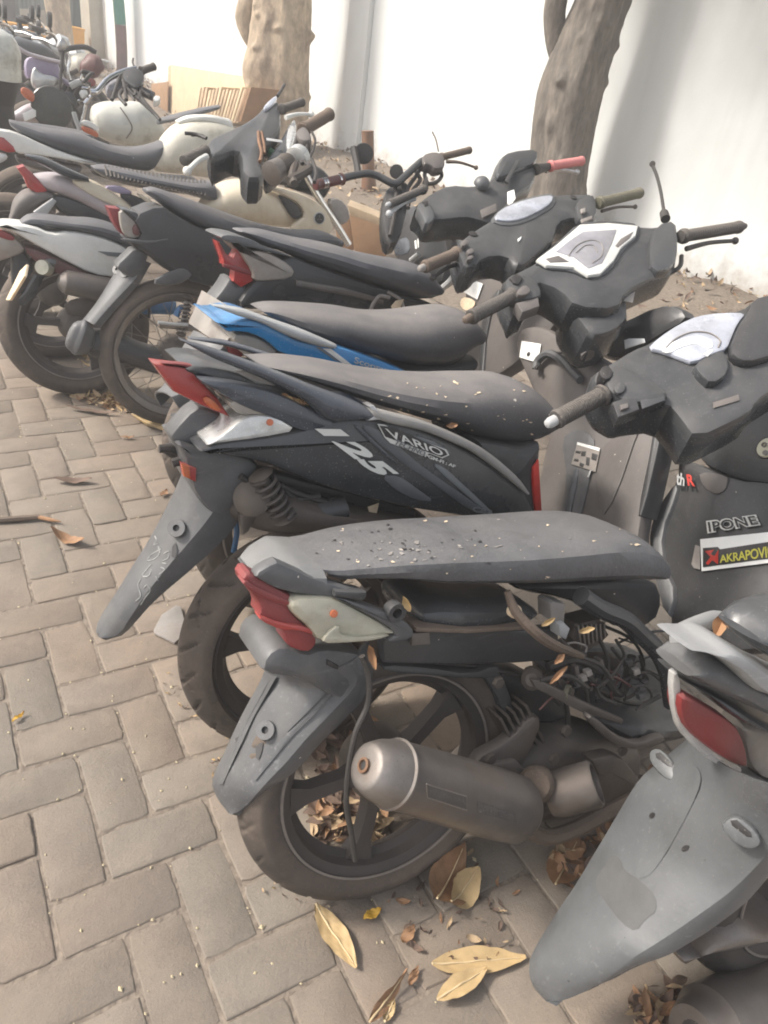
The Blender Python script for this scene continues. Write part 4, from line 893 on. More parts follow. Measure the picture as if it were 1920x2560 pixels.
# inner leg shield with key panel and stickers
px = T.plx(.74, .45)
ls = T.solid('leg_shield', '1689,1146 1739,1153 1836,1196 1930,1200 2100,1220 2060,1500 1960,1620 1700,1640 1664,1560 1690,1480 1630,1380 1622,1330 1650,1260 1689,1200', px, .05, 'panel_black', .016, 1)
T.solid('leg_shield_edge', '1689,1200 1694,1230 1652,1330 1660,1420 1690,1480 1664,1560 1624,1400 1620,1330 1640,1270', px, .05, 'fender_grey', .012, 1, .012, ls)
T.solid('front_column', '1731,1085 1790,1064 1886,1030 1980,1000 2100,1010 2100,1222 1930,1212 1836,1198 1740,1152', T.plx(.76, .45), .05, 'black_plastic', .014, 1, .02)
T.solid('pocket_lip', '1744,1178 1820,1186 1818,1214 1806,1230 1790,1236 1768,1226 1752,1208', px, .006, 'panel_brown', .003, 1, .004, ls)
kp = T.disc('key_ring', T.on([(1916, 1118)], T.plx(.735, .45))[0], (-.9, 0, .43), .026, .012, 'text_black', 24)
T.disc('key_plate', T.on([(1915, 1118)], T.plx(.728, .45))[0], (-.9, 0, .43), .021, .006, 'key_plate', 24, parent=kp)
T.disc('keyhole', T.on([(1909, 1111)], T.plx(.722, .45))[0], (-.9, 0, .43), .0055, .004, 'plate_grey', 16, hole=.004, parent=kp)
T.disc('keyhole', T.on([(1912, 1131)], T.plx(.722, .45))[0], (-.9, 0, .43), .0055, .004, 'plate_grey', 16, parent=kp)
lettering(T, 'lettering', 'IPONE', '1769,1334 1902,1313 1890,1286 1765,1302', px, 'text_white', ls, .0065, .075, 0, 1.0, .0008)
lettering(T, 'lettering', 'IPONE', '1773,1330 1897,1310 1886,1289 1769,1305', px, 'text_black', ls, .0085, .012, 0, 1.06, .0008)
st = T.decal('sticker', '1750,1348 1960,1326 1980,1400 1754,1428', px, 'white_sticker', .0075, 0, ls)
T.decal('sticker_band', '1757,1370 1794,1367 1800,1373 1925,1354 1975,1346 1982,1388 1925,1396 1757,1418', px, 'text_black', .0095, 0, st)
T.decal('emblem', '1762,1378 1784,1374 1776,1385 1786,1390 1796,1374 1794,1410 1780,1400 1770,1412 1764,1408 1776,1392', px, 'red_paint', .011, 0, st)
lettering(T, 'lettering', 'AKRAPOVI\u010c', '1800,1407 1938,1392 1934,1352 1799,1382', px, 'text_yellow', st, .011, .01, 0, .95, .0008)
lettering(T, 'lettering', 'th', '1692,1212 1712,1216 1710,1186 1691,1176', px, 'light_grey', ls, .0185, .02, .2)
lettering(T, 'lettering', 'R', '1720,1214 1738,1216 1733,1186 1716,1186', px, 'red_paint', ls, .0185, .03)
T.decal('sticker', '1738,1362 1750,1366 1750,1424 1734,1420 1728,1410', px, 'plate_grey', .006, 0, ls)
# ================================================================== S2: scooter with the 125 side panel
S2 = Thing('scooter', 'black scooter lettered 125 on its side panel, red pointed tail lamp and long mudguard', 'scooter', (.583, 1.057, 0), R_(-3), R_(10), GRP)
T = S2
wheel(T, 'rear_wheel', 0, .27, .105, .2, 5, 'tyre_dusty', 'rim_black', .0075, rot=.35, line=False)
seat = T.hull('seat', '632,904 690,896 800,905 900,924 1000,938 1100,942 1200,936 1262,938 1310,962 1345,1006',
       '640,906 690,930 740,946 850,985 950,1021 1050,1052 1150,1082 1230,1110 1300,1120 1345,1110 1372,1082', [.05, .085, .105, .115, .12, .12, .115, .10], 'seat_dusty', ex=2.5, tip=(.12, .2), n=34)
T.flakes(seat, [(rng.uniform(900, 1340), rng.uniform(955, 1085), rng.uniform(2, 5)) for _ in range(44)], 'sticker_cream', 'fallen_specks')
ps = T.ply(-.125)
body = T.solid('body_panel', '506,1122 560,1106 650,1098 752,1080 790,1066 870,1046 930,1050 1000,1052 1100,1090 1200,1140 1262,1190 1310,1222 1330,1262 1346,1296 1200,1300 1040,1276 863,1237 747,1195 647,1152 500,1134', ps, .23, 'dark_body', .012, 1)
up = T.solid('upper_cowl', '488,950 540,952 612,962 700,985 790,1030 850,1062 930,1090 1000,1120 930,1120 830,1094 752,1080 700,1052 612,1022 560,990', T.ply(-.122), .22, 'navy_body', .014, 1)
T.solid('tail_top', '452,925 500,912 600,930 720,970 800,1010 840,1050 760,1040 640,985 520,948', T.ply(-.09), .16, 'dark_body', .012, 1)
T.solid('upper_stripe', '590,930 626,926 690,965 640,958', T.ply(-.105), .01, 'strip_silver', .002)
T.solid('panel_stripe', '985,1086 1070,1094 1140,1138 1096,1124 1010,1100', ps, .004, 'stripe_grey', .001, 1, .003, body)
T.solid('panel_stripe', '900,1064 934,1064 990,1110 1060,1170 1150,1232 1230,1290 1180,1280 1090,1214 1010,1160 940,1104', ps, .004, 'stripe_slate', .001, 1, .003, body)
T.solid('panel_stripe', '1080,1158 1110,1166 1150,1204 1200,1250 1240,1290 1220,1286 1160,1232 1110,1190', ps, .004, 'stripe_grey', .001, 1, .003, body)
T.solid('panel_stripe', '952,1188 1000,1190 1040,1220 1090,1256 1040,1250 990,1226', ps, .004, 'stripe_slate', .001, 1, .003, body)
T.solid('panel_stripe', '880,1060 904,1070 1000,1166 990,1160 930,1110', ps, .004, 'navy_body', .001, 1, .004, body)
T.solid('front_panel', '1180,1100 1250,1112 1300,1122 1344,1110 1356,1108 1350,1160 1334,1172 1336,1240 1350,1296 1300,1296 1250,1200', T.ply(-.11), .2, 'black_plastic', .012, 1)
T.solid('red_strip', '1334,1172 1348,1150 1351,1200 1356,1284 1340,1290 1335,1220', T.ply(-.115), .02, 'red_paint', .003)
T.hull('trim_strip', '925,1016 980,1030 1060,1052 1150,1090 1220,1130 1290,1190 1320,1230', '935,1046 980,1060 1060,1078 1130,1106 1180,1130 1250,1180 1316,1236', [.012, .014, .014, .012, .008], 'strip_silver', ex=2.4, yc=-.13, ysh=.3)
# 125, the name badge
def digits(T, shapes, pl, mt, par, lift=.005):
    for s_ in shapes: T.decal('numeral', s_, pl, mt, lift, 0, par)
lettering(T, 'numerals', '125', '786,1072 938,1187 1002,1187 852,1073', ps, 'text_white', body, .005, .05, 0, 1.05)
bg_ = T.decal('badge', '944,1060 962,1062 1004,1082 1060,1104 1116,1124 1124,1138 1106,1146 1074,1134 1056,1140 1010,1120 976,1108 962,1094', ps, 'text_white', .006, 0, body)
T.decal('badge_field', '949,1064 985,1068 1062,1104 1112,1126 1119,1137 1104,1143 1000,1105 964,1092', ps, 'text_black', .0072, 0, bg_)
lettering(T, 'lettering', 'VARIO', '966,1090 1104,1140 1110,1126 962,1070', ps, 'text_white', bg_, .0088, .01, -.3)
lettering(T, 'lettering', 'TECHNO', '984,1110 1060,1140 1066,1130 992,1098', ps, 'stripe_grey', bg_, .0088, .01)
lettering(T, 'lettering', 'PGM-FI : AF', '1062,1142 1138,1170 1140,1163 1064,1134', ps, 'text_white', body, .006, .02)
lettering(T, 'lettering', 'CBS', '1180,1278 1228,1288 1232,1276 1184,1266', ps, 'stripe_grey', body, .006, .03)
# grab rail
T.hull('grab_rail', '448,846 520,866 600,893 700,930 790,966 870,994 922,1020', '452,851 520,890 610,928 700,968 770,1010 810,1050 860,1056 918,1046', [.012, .02, .025, .03, .035, .03], 'navy_body', ex=2.6, yc=-.11, ysh=.5, tip=(.4, .2))
T.solid('rail_cap', '922,1016 936,1014 958,1042 950,1050 918,1052 930,1044 938,1038', T.ply(-.14), .03, 'silver', .003)
T.hull('rail_far', '470,842 560,850 640,872 720,900', '474,848 560,866 640,888 720,915', [.012, .02, .02], 'navy_body', yc=.1)
# lamps
tl = T.solid('tail_light', '383,909 430,915 474,921 500,950 545,996 576,1044 540,1030 498,1012 434,980', T.ply(-.085), .05, 'red_lens', .014, 0)
T.solid('lens_patch', '505,1000 520,990 545,1010 556,1030 530,1024', T.ply(-.09), .006, 'orange_lens', .002, 1, .003, tl)  # orange patch set on the red lens
T.solid('lens_bevel', '388,908 474,918 500,946 540,938 580,950 500,918 450,908', T.ply(-.08), .02, 'red_lens_dusty', .005, 1, .004, tl)
il = T.solid('indicator_lens', '506,1118 560,1086 600,1052 640,1038 690,1042 750,1078 650,1097 560,1108', T.ply(-.122), .1, 'clear_lens', .014, 1)
T.solid('lens_facet', '570,1010 600,1040 650,1036 700,1050 660,1010 620,990 590,1000', T.ply(-.118), .1, 'dim_lens', .01, 1)
T.disc('bulb', T.Y(676, 1056, -.126), (0, -1, .2), .006, .004, 'orange_lens', 14, parent=il)
# mudguard
T.solid('plate_holder', '489,1018 520,1022 580,1048 592,1056 510,1112 488,1136 440,1112 426,1098 430,1082', T.ply(-.05), .06, 'fender_grey', .01, 1)
T.solid('mudguard_neck', '440,1106 500,1124 560,1130 650,1152 640,1200 598,1262 540,1300 488,1240 470,1180 460,1140', T.ply(-.075), .14, 'fender_grey', .014, 1)
T.solid('reflector', '454,1160 492,1172 490,1206 460,1192', T.ply(-.08), .02, 'red_lens', .003)
T.solid('reflector', '454,1160 474,1166 476,1198 460,1192', T.ply(-.083), .006, 'orange_lens', .002)
fl = T.flap('mudguard', '462,1150 440,1212 409,1275 362,1362 330,1412 290,1478 252,1536 238,1576 250,1594', '590,1200 530,1290 485,1346 427,1412 370,1482 320,1556 300,1586 272,1595 252,1595', [.08, .075, .07, .06, .05, .035, .008], 'fender_grey', [.03, .022, .012, .01, .004], [.07, .06, .04, .02, .01], wl=[.04, .05, .055, .05, .04, .03, .008], n=26)
T.hull('bolt_housing', '400,1124 430,1108 466,1120 474,1150', '404,1130 430,1150 456,1162 474,1156', [.012, .02, .02], 'text_black', yc=.02)
T.tube2('bolt_stub', '398,1122 424,1122 450,1132', T.ply(0), .008, 'cable')
T.tube2('bolt_stub', '430,1158 452,1152 470,1150', T.ply(-.02), .009, 'cable')
T.lug(fl, (388, 1280), 22); T.lug(fl, (446, 1322), 24)
T.wrap('mudguard_slot', '432,1366 440,1356 446,1378 438,1396 430,1390', fl, 'panel_black', .002)
gs = []
for q in ('388,1340 392,1352 384,1362 396,1358', '404,1372 380,1386 368,1402 386,1398 400,1384 396,1366', '378,1412 366,1426 356,1440 372,1440 380,1424', '352,1448 346,1464 352,1490 340,1502', '360,1470 368,1462 376,1476 364,1492 352,1512', '410,1384 424,1378 420,1396 404,1404 416,1410', '402,1418 412,1424 398,1436', '390,1440 396,1452'):
    p3 = []
    for x, y in resample(catmull(pts(q), 5), 14):
        h = T.hit(fl, x, y)
        if h: p3.append(h[0] + h[1] * .0003)
    gs.append(g_tube(np.array(p3), .0012, 5, 1))
T.add('chalk_scribble', join(gs), 'chalk', fl)
# chassis
shock(T, T.Y(648, 1180, -.1), T.Y(715, 1300, -.1), .024, 'rim_black', 6)
T.solid('shock_bracket', '600,1290 690,1250 716,1256 720,1270 640,1296 622,1330 606,1340', T.ply(-.09), .02, 'muffler', .004)
T.rod('hub_boss', T.Y(640, 1240, -.05), T.Y(628, 1246, -.1), [(0, .034), (.9, .034), (1, .02)], 'engine', 20)
T.hull('engine_case', '560,1220 640,1190 760,1220 900,1250 1050,1280', '580,1300 660,1340 780,1340 920,1330 1050,1320', [.05, .09, .09, .09, .06], 'engine', ex=2.6, yc=-.02)
T.rod('air_hose', T.Y(780, 1290, -.08), T.Y(860, 1270, -.08), [(0, .025), (1, .025)], 'black_plastic', 18)
T.tube2('cable', '590,1240 586,1280 592,1330 584,1380', T.ply(.03), .006, 'blue_paint')
for q in ('600,1190 660,1230 720,1250 800,1240', '640,1180 690,1210 760,1240 830,1260', '820,1250 880,1290 920,1330', '700,1210 740,1260 760,1300'):
    T.tube2('cable', q, T.ply(-.08), .006, 'cable')
T.solid('frame_tube', '560,1150 900,1240 1040,1276 1040,1300 880,1268 560,1180', T.ply(-.06), .04, 'panel_black', .006)
T.solid('paper_scrap', '920,1268 948,1258 942,1286 926,1292', T.ply(-.08), .003, 'sticker_cream', .001)
# bars of S2
B = Bars(T, (1165, 797), .89, (1855, 568), 1.06)
grip(T, 'hand_grip', B.p(1176, 794), B.p(1286, 738), .0165, 'grip_black', True, 'grip_brown')
grip(T, 'hand_grip', B.p(1852, 567), B.p(1700, 592), .0165, 'grip_black', True, 'grip_black')
lever(T, B.p(1716, 622, -.02), B.p(1838, 602, -.02), .006, 'cable')
hc = T.solid('handlebar_cover', '1258,694 1282,678 1340,650 1400,605 1452,556 1520,550 1600,560 1640,562 1696,548 1702,612 1694,668 1640,690 1570,722 1552,770 1440,765 1400,720 1340,700 1330,760 1296,770 1280,742', B.pl, .10, 'black_plastic', .022, 1)
T.solid('cluster_rim', '1334,650 1386,609 1446,553 1521,549 1604,557 1598,592 1560,624 1542,660 1506,692 1470,696 1430,676 1366,672', B.pl, .02, 'dark_body', .007, 1, .006, hc)
T.solid('cluster_frame', '1342,647 1388,613 1450,560 1521,556 1596,563 1590,588 1554,618 1536,650 1502,683 1471,687 1436,667 1366,662', B.pl, .012, 'white_paint', .004, 0, .013, hc)
T.solid('display', '1390,628 1424,600 1458,578 1542,573 1530,608 1506,656 1472,670 1436,642', B.pl, .006, 'display_old', .002, 0, .015, hc)
for q in ('1420,640 1444,612 1480,600 1506,612 1504,640 1480,658', '1440,632 1462,614 1484,614 1494,630'): T.tube2('dial_ring', q, B.pl, .0012, 'plate_grey', 6, 6, hc, lift=.0158)
T.solid('frame_slot', '1364,646 1396,638 1424,654 1376,656', B.pl, .006, 'panel_brown', .002, 0, .0145, hc)
T.solid('frame_slot', '1538,614 1552,596 1584,578 1576,594 1546,618', B.pl, .006, 'panel_brown', .002, 0, .0145, hc)
T.solid('arm_shell', '1260,696 1290,676 1336,690 1358,722 1352,742 1300,748 1276,730', B.pl, .04, 'black_plastic', .014, 2, .014, hc)
T.solid('arm_pocket', '1275,694 1292,682 1308,694 1296,710 1284,706', B.pl, .01, 'text_black', .003, 0, .02, hc)
T.solid('horn_button', '1290,728 1312,708 1328,722 1322,734 1298,738', B.pl, .012, 'panel_brown', .004, 1, .022, hc)
T.solid('switch_block', '1290,756 1346,742 1350,764 1306,780', B.pl, .03, 'panel_brown', .004, 0, .008, hc)
T.solid('arm_shell', '1640,558 1692,546 1700,612 1690,664 1630,680 1620,620', B.pl, .05, 'dark_body', .012, 1, .012, hc)
T.tube('brake_cable', [B.p(1704, 640, -.02), B.p(1698, 668, -.02), B.p(1660, 690, -.04), B.p(1600, 712, -.06), B.p(1576, 740, -.08)], .006, 'cable')
T.rod('mirror_stem', B.p(1664, 548), B.p(1658, 526), [(0, .013), (.7, .012), (1, .006)], 'cable', 12)
T.tube('mirror_stem', [B.p(1660, 530), B.p(1652, 480), B.p(1642, 440), B.p(1630, 410)], .005, 'cable')
T.disc('mirror_joint', B.p(1631, 410, .006), T.eye - B.p(1631, 410), .009, .012, 'engine', 14)
nk = T.solid('front_column', '1440,720 1552,690 1580,780 1560,810 1520,832 1480,836 1450,800 1420,760', B.pl, .12, 'black_plastic', .02, 1, -.03)
T.decal('caution_label', '1488,786 1540,770 1536,758 1484,772', B.pl, 'panel_brown', -.026, 0, nk)
T.tube2('column_tube', '1386,760 1420,800 1446,846 1470,890', T.plx(.66, .3), .018, 'panel_brown')
# leg shield S2
px = T.plx(.72, .35)
ls = T.solid('leg_shield', '1283,872 1295,824 1320,812 1358,814 1408,844 1480,880 1560,930 1660,1000 1652,1062 1600,1290 1590,1420 1400,1420 1330,1300 1350,1160 1372,1082 1330,980', px, .05, 'panel_brown', .016, 1)
T.solid('leg_shield_edge', '1640,990 1664,1004 1656,1070 1606,1290 1590,1290 1630,1100', px, .06, 'black_plastic', .01, 1, .01, ls)
T.solid('recess', '1402,1096 1440,1072 1468,1080 1490,1108 1470,1220 1440,1330 1390,1330 1420,1200', px, .004, 'fender_grey', .001, 1, .004, ls)
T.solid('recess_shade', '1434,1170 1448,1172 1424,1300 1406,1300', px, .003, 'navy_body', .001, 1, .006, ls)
lb = T.decal('label', '1442,1110 1500,1122 1488,1180 1428,1160', px, 'plate_grey', .0085, 0, ls)
T.decal('label_strip', '1443,1105 1499,1120 1498,1128 1442,1112', px, 'white_sticker', .010, 0, lb)
for q in ('1440,1126 1452,1128 1450,1134 1438,1132', '1480,1132 1494,1136 1490,1152 1478,1148', '1454,1128 1464,1128 1462,1140 1452,1140', '1436,1146 1446,1148 1444,1154 1434,1152', '1466,1142 1474,1144 1472,1164 1464,1162', '1450,1156 1460,1160 1456,1168 1448,1164'):
    T.decal('label_mark', q, px, 'panel_black', .010, 0, lb)
T.decal('stain', '1474,1176 1478,1176 1472,1194 1468,1192', px, 'light_grey', .0085, 0, ls)
sq = T.decal('square_sticker', '1304,852 1352,860 1345,907 1298,893', px, 'white_sticker', .006, 0, ls)
T.disc('sticker_hole', T.out('1321,885', px, 0, .0075)[0][0], px[1], .0068, .001, 'text_black', 18, parent=sq)
T.tube2('hook_bracket', '1340,922 1346,900 1372,884 1404,900 1430,930 1450,950', px, .011, 'fender_grey', lift=.02)
T.disc('hook_hole', T.out('1340,918', px, 0, .033)[0][0], px[1], .006, .004, 'text_black', 14)
T.tube2('guide_wire', '1352,896 1378,884 1430,882 1452,884', px, .003, 'cable', lift=.02)
T.solid('side_lip', '1468,1100 1500,1128 1560,1060 1640,1000 1600,1060 1540,1240 1500,1300 1490,1200', px, .004, 'panel_brown', .001, 1, .004, ls)
T.solid('fairing', '1410,840 1470,830 1560,800 1640,760 1700,762 1720,800 1640,840 1560,900 1480,884', T.plx(.84, .35), .06, 'panel_black', .016, 1)
T.solid('warning_sticker', '1560,850 1572,846 1610,846 1612,856 1580,866 1562,872', T.plx(.80, .35), .003, 'white_sticker', .001)
T.decal('sticker', '1566,700 1580,706 1590,720 1582,756 1560,752 1558,744 1570,738', B.pl, 'plate_grey', -.024, 0, nk)
# clutter of leaves held in the cover
# ================================================================== S0: scooter at the right edge, seen from behind
S0 = Thing('scooter', 'scooter cut off at bottom right, broad pale grey mudguard and chrome-rimmed red tail lamp', 'scooter', (1.18, .22, 0), R_(-8), R_(10), GRP)
T = S0
wheel(T, 'rear_wheel', 0, .27, .1, .186, 5, 'tyre', 'rim_black', .002, rot=.2)
fl = T.flap('mudguard', '1716,1840 1680,1868 1618,1917 1578,1960 1504,2086 1430,2212 1396,2263 1340,2355 1318,2412 1330,2466 1370,2505', '1990,1985 1960,2100 1860,2215 1760,2290 1666,2352 1580,2404 1531,2440 1480,2474 1434,2494 1400,2504 1372,2506', [.15, .14, .125, .11, .09, .06, .012], 'fender_pale', [.03, .025, .018, .012, .004], [.06, .05, .04, .02, .012], wl=[.06, .08, .09, .085, .07, .05, .01], n=34)
T.lug2(fl, '1622,1876 1642,1868 1662,1880 1686,1910 1690,1938 1676,1952 1652,1938 1622,1904', '1638,1884 1650,1880 1680,1908 1680,1918 1668,1914 1640,1894', .016, .016, 'fender_pale')
T.lug2(fl, '1798,2068 1824,2044 1850,2046 1880,2068 1902,2098 1900,2118 1872,2126 1836,2110', '1826,2052 1842,2050 1878,2082 1880,2094 1866,2092 1830,2064', .02, .016, 'fender_pale')
for q in ('1624,2036 1632,2030 1640,2034 1634,2046 1624,2046', '1704,2120 1714,2112 1726,2114 1720,2126 1706,2130'):
    T.wrap('clip_hole', q, fl, 'text_black', .001, 1)
T.wrap('worn_patch', '1516,2160 1530,2136 1552,2146 1560,2176 1600,2200 1640,2240 1642,2280 1616,2296 1590,2330 1556,2310 1510,2250 1484,2206', fl, 'patch_grey', .0008, 1)
T.wrap('mudguard_rib', '1716,1900 1760,1930 1740,2000 1640,2180 1600,2200 1584,2180 1640,2070', fl, 'fender_pale', .0012, 2)
tl = T.solid('tail_light', '1706,1734 1756,1760 1842,1812 1866,1860 1875,1917 1851,1922 1786,1883 1721,1830 1702,1782', T.ply(-.05), .03, 'red_lens_dusty', .007, 1)
T.solid('lamp_chrome', '1680,1690 1700,1676 1708,1780 1724,1826 1786,1878 1856,1916 1854,1944 1786,1912 1716,1850 1690,1806', T.ply(-.04), .012, 'trim_silver', .006, 1, 0, tl)
T.solid('indicator_lens', '1844,1812 1920,1820 2000,1850 2000,1960 1920,1960 1876,1918 1866,1860', T.ply(-.034), .04, 'dim_lens', .014, 1, 0, tl)
T.hull('lamp_bezel', '1702,1680 1764,1706 1860,1750 1960,1790 2040,1800', '1704,1700 1764,1738 1850,1806 1940,1820 2040,1850', [.03, .06, .08, .08], 'dark_body', yc=-.01, ex=2.6)
T.hull('lamp_lower_bezel', '1856,1924 1880,1932 1940,1960 2040,1990', '1856,1940 1890,1966 1940,1990 2040,2040', [.03, .04, .05], 'dark_body', yc=-.03)
T.hull('tail_cowl', '1700,1650 1740,1622 1800,1640 1900,1690 2040,1720', '1704,1684 1764,1716 1850,1760 1940,1800 2040,1810', [.03, .05, .06, .06], 'fender_grey', yc=-.04)
T.hull('grab_rail', '1700,1592 1750,1596 1790,1590 1851,1626 1930,1670 2040,1720', '1698,1606 1734,1610 1808,1654 1864,1710 1930,1720 2040,1770', [.03, .045, .05, .05], 'rail_grey', yc=-.06, ex=3.4, ysh=.4)
T.tube('grab_loop', [T.Y(1702, 1600, -.02), T.Y(1716, 1578, 0), T.Y(1782, 1548, .04), T.Y(1810, 1548, .05)], [.014, .014, .012, .01], 'rail_grey', 12)
T.hull('seat', '1866,1572 1890,1544 1930,1522 2000,1506 2100,1500', '1866,1592 1890,1620 1930,1650 2000,1690 2100,1720', [.03, .05, .06, .07], 'dark_body', ex=2.4, tip=(.2, .1), yc=-.07)
T.rod('muffler', T.Y(1730, 2590, -.1), T.Y(1990, 2490, -.08), [(0, .045), (.05, .052), (.1, .054), (.15, .066), (.4, .07), (1, .07)], 'muffler', 30)
T.disc('tail_pipe_bore', T.Y(1736, 2594, -.104), T.Y(1730, 2590, -.1) - T.Y(1990, 2490, -.08), .03, .01, 'text_black', 20)
T.hull('engine_case', '1690,2376 1740,2310 1800,2266 1870,2270 2000,2260', '1700,2390 1780,2376 1840,2370 1900,2340 2000,2330', [.03, .05, .06, .06], 'steel_dirty', yc=-.02)

# ================================================================== S3: blue scooter
S3 = Thing('scooter', 'blue-panelled scooter with a light grey grab rail and a bent blank number plate', 'scooter', (.74, 1.50, 0), R_(-4), R_(8), GRP)
T = S3
wheel(T, 'rear_wheel', 0, .27, .09, .186, 5, 'tyre_dusty', 'rim_black', .002)
T.hull('seat', '646,770 674,759 760,761 847,768 924,780 1002,779 1059,770 1117,765 1150,776 1176,810', '650,776 690,800 760,840 836,866 900,886 960,902 1050,925 1130,925 1162,892 1190,868', [.05, .09, .11, .12, .125, .12, .10], 'seat_dusty', ex=2.5, tip=(.15, .2), n=32)
T.hull('seat_base', '1000,900 1080,890 1160,880', '1010,930 1080,940 1166,936', [.1, .1, .09], 'panel_black')
bp_ = T.solid('side_panel', '538,803 572,812 616,800 650,804 700,826 750,856 842,866 905,886 980,914 1040,940 1020,960 900,925 786,900 706,888 668,852 628,834 590,830 570,832 556,818', T.ply(-.125), .22, 'blue_body', .016, 1)
T.solid('panel_stripe', '808,872 828,872 880,912 862,912', T.ply(-.125), .004, 'white_paint', .001, 0, .003, bp_)
T.solid('panel_stripe', '790,868 800,868 850,905 836,900', T.ply(-.125), .004, 'stripe_grey', .001, 0, .003, bp_)
lettering(T, 'lettering', 'Scoopy', '884,912 964,936 966,918 888,892', T.ply(-.125), 'light_grey', bp_, .004, .01)
T.hull('grab_rail', '527,760 568,764 610,772 660,790 747,820 800,842 836,858', '530,764 566,779 600,792 650,806 710,836 780,862 832,871', [.012, .02, .025, .028, .02], 'light_grey', yc=-.115, ysh=.5, tip=(.5, .3))
T.solid('tail_light', '562,854 590,850 612,888 600,896 574,890', T.ply(-.06), .05, 'red_lens_dusty', .006, 1)
T.solid('indicator_lens', '577,836 628,838 668,856 702,886 640,892 600,884', T.ply(-.11), .08, 'dim_lens', .012, 1)
T.solid('tail_underside', '600,800 760,850 900,900 900,960 700,900 600,870', T.ply(-.09), .16, 'panel_black', .01, 1)
T.solid('number_plate', '504,725 566,762 604,806 556,866 471,808', T.plx(-.33, .5), .003, 'plate_grey', .001)
T.flap('mudguard', '482,824 452,870 430,916 404,968 384,988', '560,868 520,916 486,950 460,980 430,992', [.06, .06, .05], 'fender_grey', .012, .03)
T.hull('engine_case', '620,900 760,920 900,940', '640,1000 760,1010 900,1010', [.08, .1, .08], 'engine')
# bars of S3
B = Bars(T, (1055, 668), .89, (1603, 480), 1.055)
grip(T, 'hand_grip', B.p(1060, 668), B.p(1146, 632), .016, 'grip_brown', True, 'plate_grey')
grip(T, 'hand_grip', B.p(1602, 482), B.p(1494, 508), .0165, 'grip_moss', True)
lever(T, B.p(1504, 528, -.02), B.p(1588, 517, -.02), .0045, 'engine')
lever(T, B.p(1146, 660, -.03), B.p(1082, 694, -.03), .0055, 'cable')
hc = T.solid('handlebar_cover', '1139,606 1177,576 1231,543 1301,500 1366,484 1436,480 1486,482 1497,516 1496,543 1463,556 1440,540 1400,552 1390,590 1347,632 1310,664 1289,663 1266,636 1212,640 1190,670 1158,672 1147,640', B.pl, .09, 'black_plastic', .02, 1)
T.solid('cluster_rim', '1224,550 1247,522 1289,500 1347,485 1388,480 1392,510 1350,538 1309,557 1262,564', B.pl, .02, 'fender_grey', .008, 1, .006, hc)
T.solid('display', '1233,546 1249,524 1290,505 1347,490 1384,486 1380,506 1345,528 1306,546 1268,552', B.pl, .008, 'display', .004, 1, .012, hc)
T.solid('arm_shell', '1440,500 1470,486 1490,486 1496,540 1462,552 1444,540', B.pl, .04, 'black_plastic', .014, 1, .014, hc)
T.solid('switch_button', '1452,548 1480,538 1482,546 1456,556', B.pl, .006, 'plate_grey', .002, 0, .016, hc)
T.solid('switch_button', '1452,522 1464,518 1464,530 1454,532', B.pl, .006, 'plate_grey', .002, 0, .026, hc)
T.solid('arm_shell', '1142,608 1170,598 1186,630 1190,664 1162,668 1150,640', B.pl, .04, 'black_plastic', .014, 1, .014, hc)
for q in ('1150,604 1166,596 1174,606 1158,616', '1164,626 1180,618 1188,628 1174,636', '1166,642 1180,636 1186,644 1170,650'):
    T.solid('switch_button', q, B.pl, .012, 'panel_brown', .003, 1, .03, hc)
T.disc('screw_recess', B.p(1183, 583, .004), B.n, .012, .004, 'text_black', 16, parent=hc); T.disc('screw_recess', B.p(1434, 492, .004), B.n, .012, .004, 'text_black', 16, parent=hc)
T.decal('sticker', '1294,598 1304,590 1302,598 1296,604', B.pl, 'white_sticker', .004, 0, hc)
px = T.plx(.70, .3)
ls = T.solid('leg_shield', '1160,672 1240,642 1300,660 1340,640 1390,620 1440,680 1400,800 1300,900 1210,960 1150,960 1160,860', px, .06, 'panel_brown', .016, 1)
T.decal('sticker', '1166,694 1207,709 1193,749 1154,728', px, 'white_sticker', .006, 0, ls)
T.decal('sticker', '1156,742 1178,746 1190,756 1178,774 1160,776 1148,760', px, 'sticker_cream', .006, 1, ls)
T.solid('leg_shield_edge', '1196,800 1240,720 1252,726 1216,812 1206,960 1196,960', px, .06, 'black_plastic', .008, 1, .008, ls)
T.tube2('strut', '1150,660 1128,700 1094,730', px, .011, 'light_grey', lift=.03)
T.solid('front_column', '1290,664 1350,632 1400,590 1440,640 1430,740 1330,760 1270,700', T.plx(.78, .3), .07, 'black_plastic', .016, 1)

# ================================================================== S4: scooter with the broken red tail lamp
S4 = Thing('scooter', 'dusty scooter with a cracked three-pronged red tail lamp and one pink left grip', 'scooter', (.80, 1.95, 0), R_(-4), R_(8), GRP)
T = S4
wheel(T, 'rear_wheel', 0, .27, .09, .186, 5, 'tyre_dusty', 'rim_black', .002)
T.hull('seat', '598,572 654,573 731,592 820,608 886,627 963,643 1013,651 1050,668 1076,706', '600,580 627,596 662,616 712,632 780,660 886,697 1001,735 1060,754 1088,742', [.05, .09, .11, .12, .12, .11], 'seat_vinyl', ex=2.5, tip=(.15, .2), n=30)
T.solid('tail_cowl', '550,590 577,586 627,597 662,617 712,632 740,646 690,634 640,622 596,610 558,602', T.ply(-.1), .17, 'fender_grey', .012, 1)
tl = T.solid('tail_light', '540,601 550,605 566,634 581,646 590,628 600,622 613,630 613,650 632,678 634,704 604,719 583,704 586,678 558,662 558,650 548,624', T.ply(-.08), .05, 'red_lens', .008)
T.solid('lens_lip', '558,660 590,664 632,680 632,690 590,678 560,668', T.ply(-.08), .02, 'red_lens_dusty', .004, 0, .005, tl)
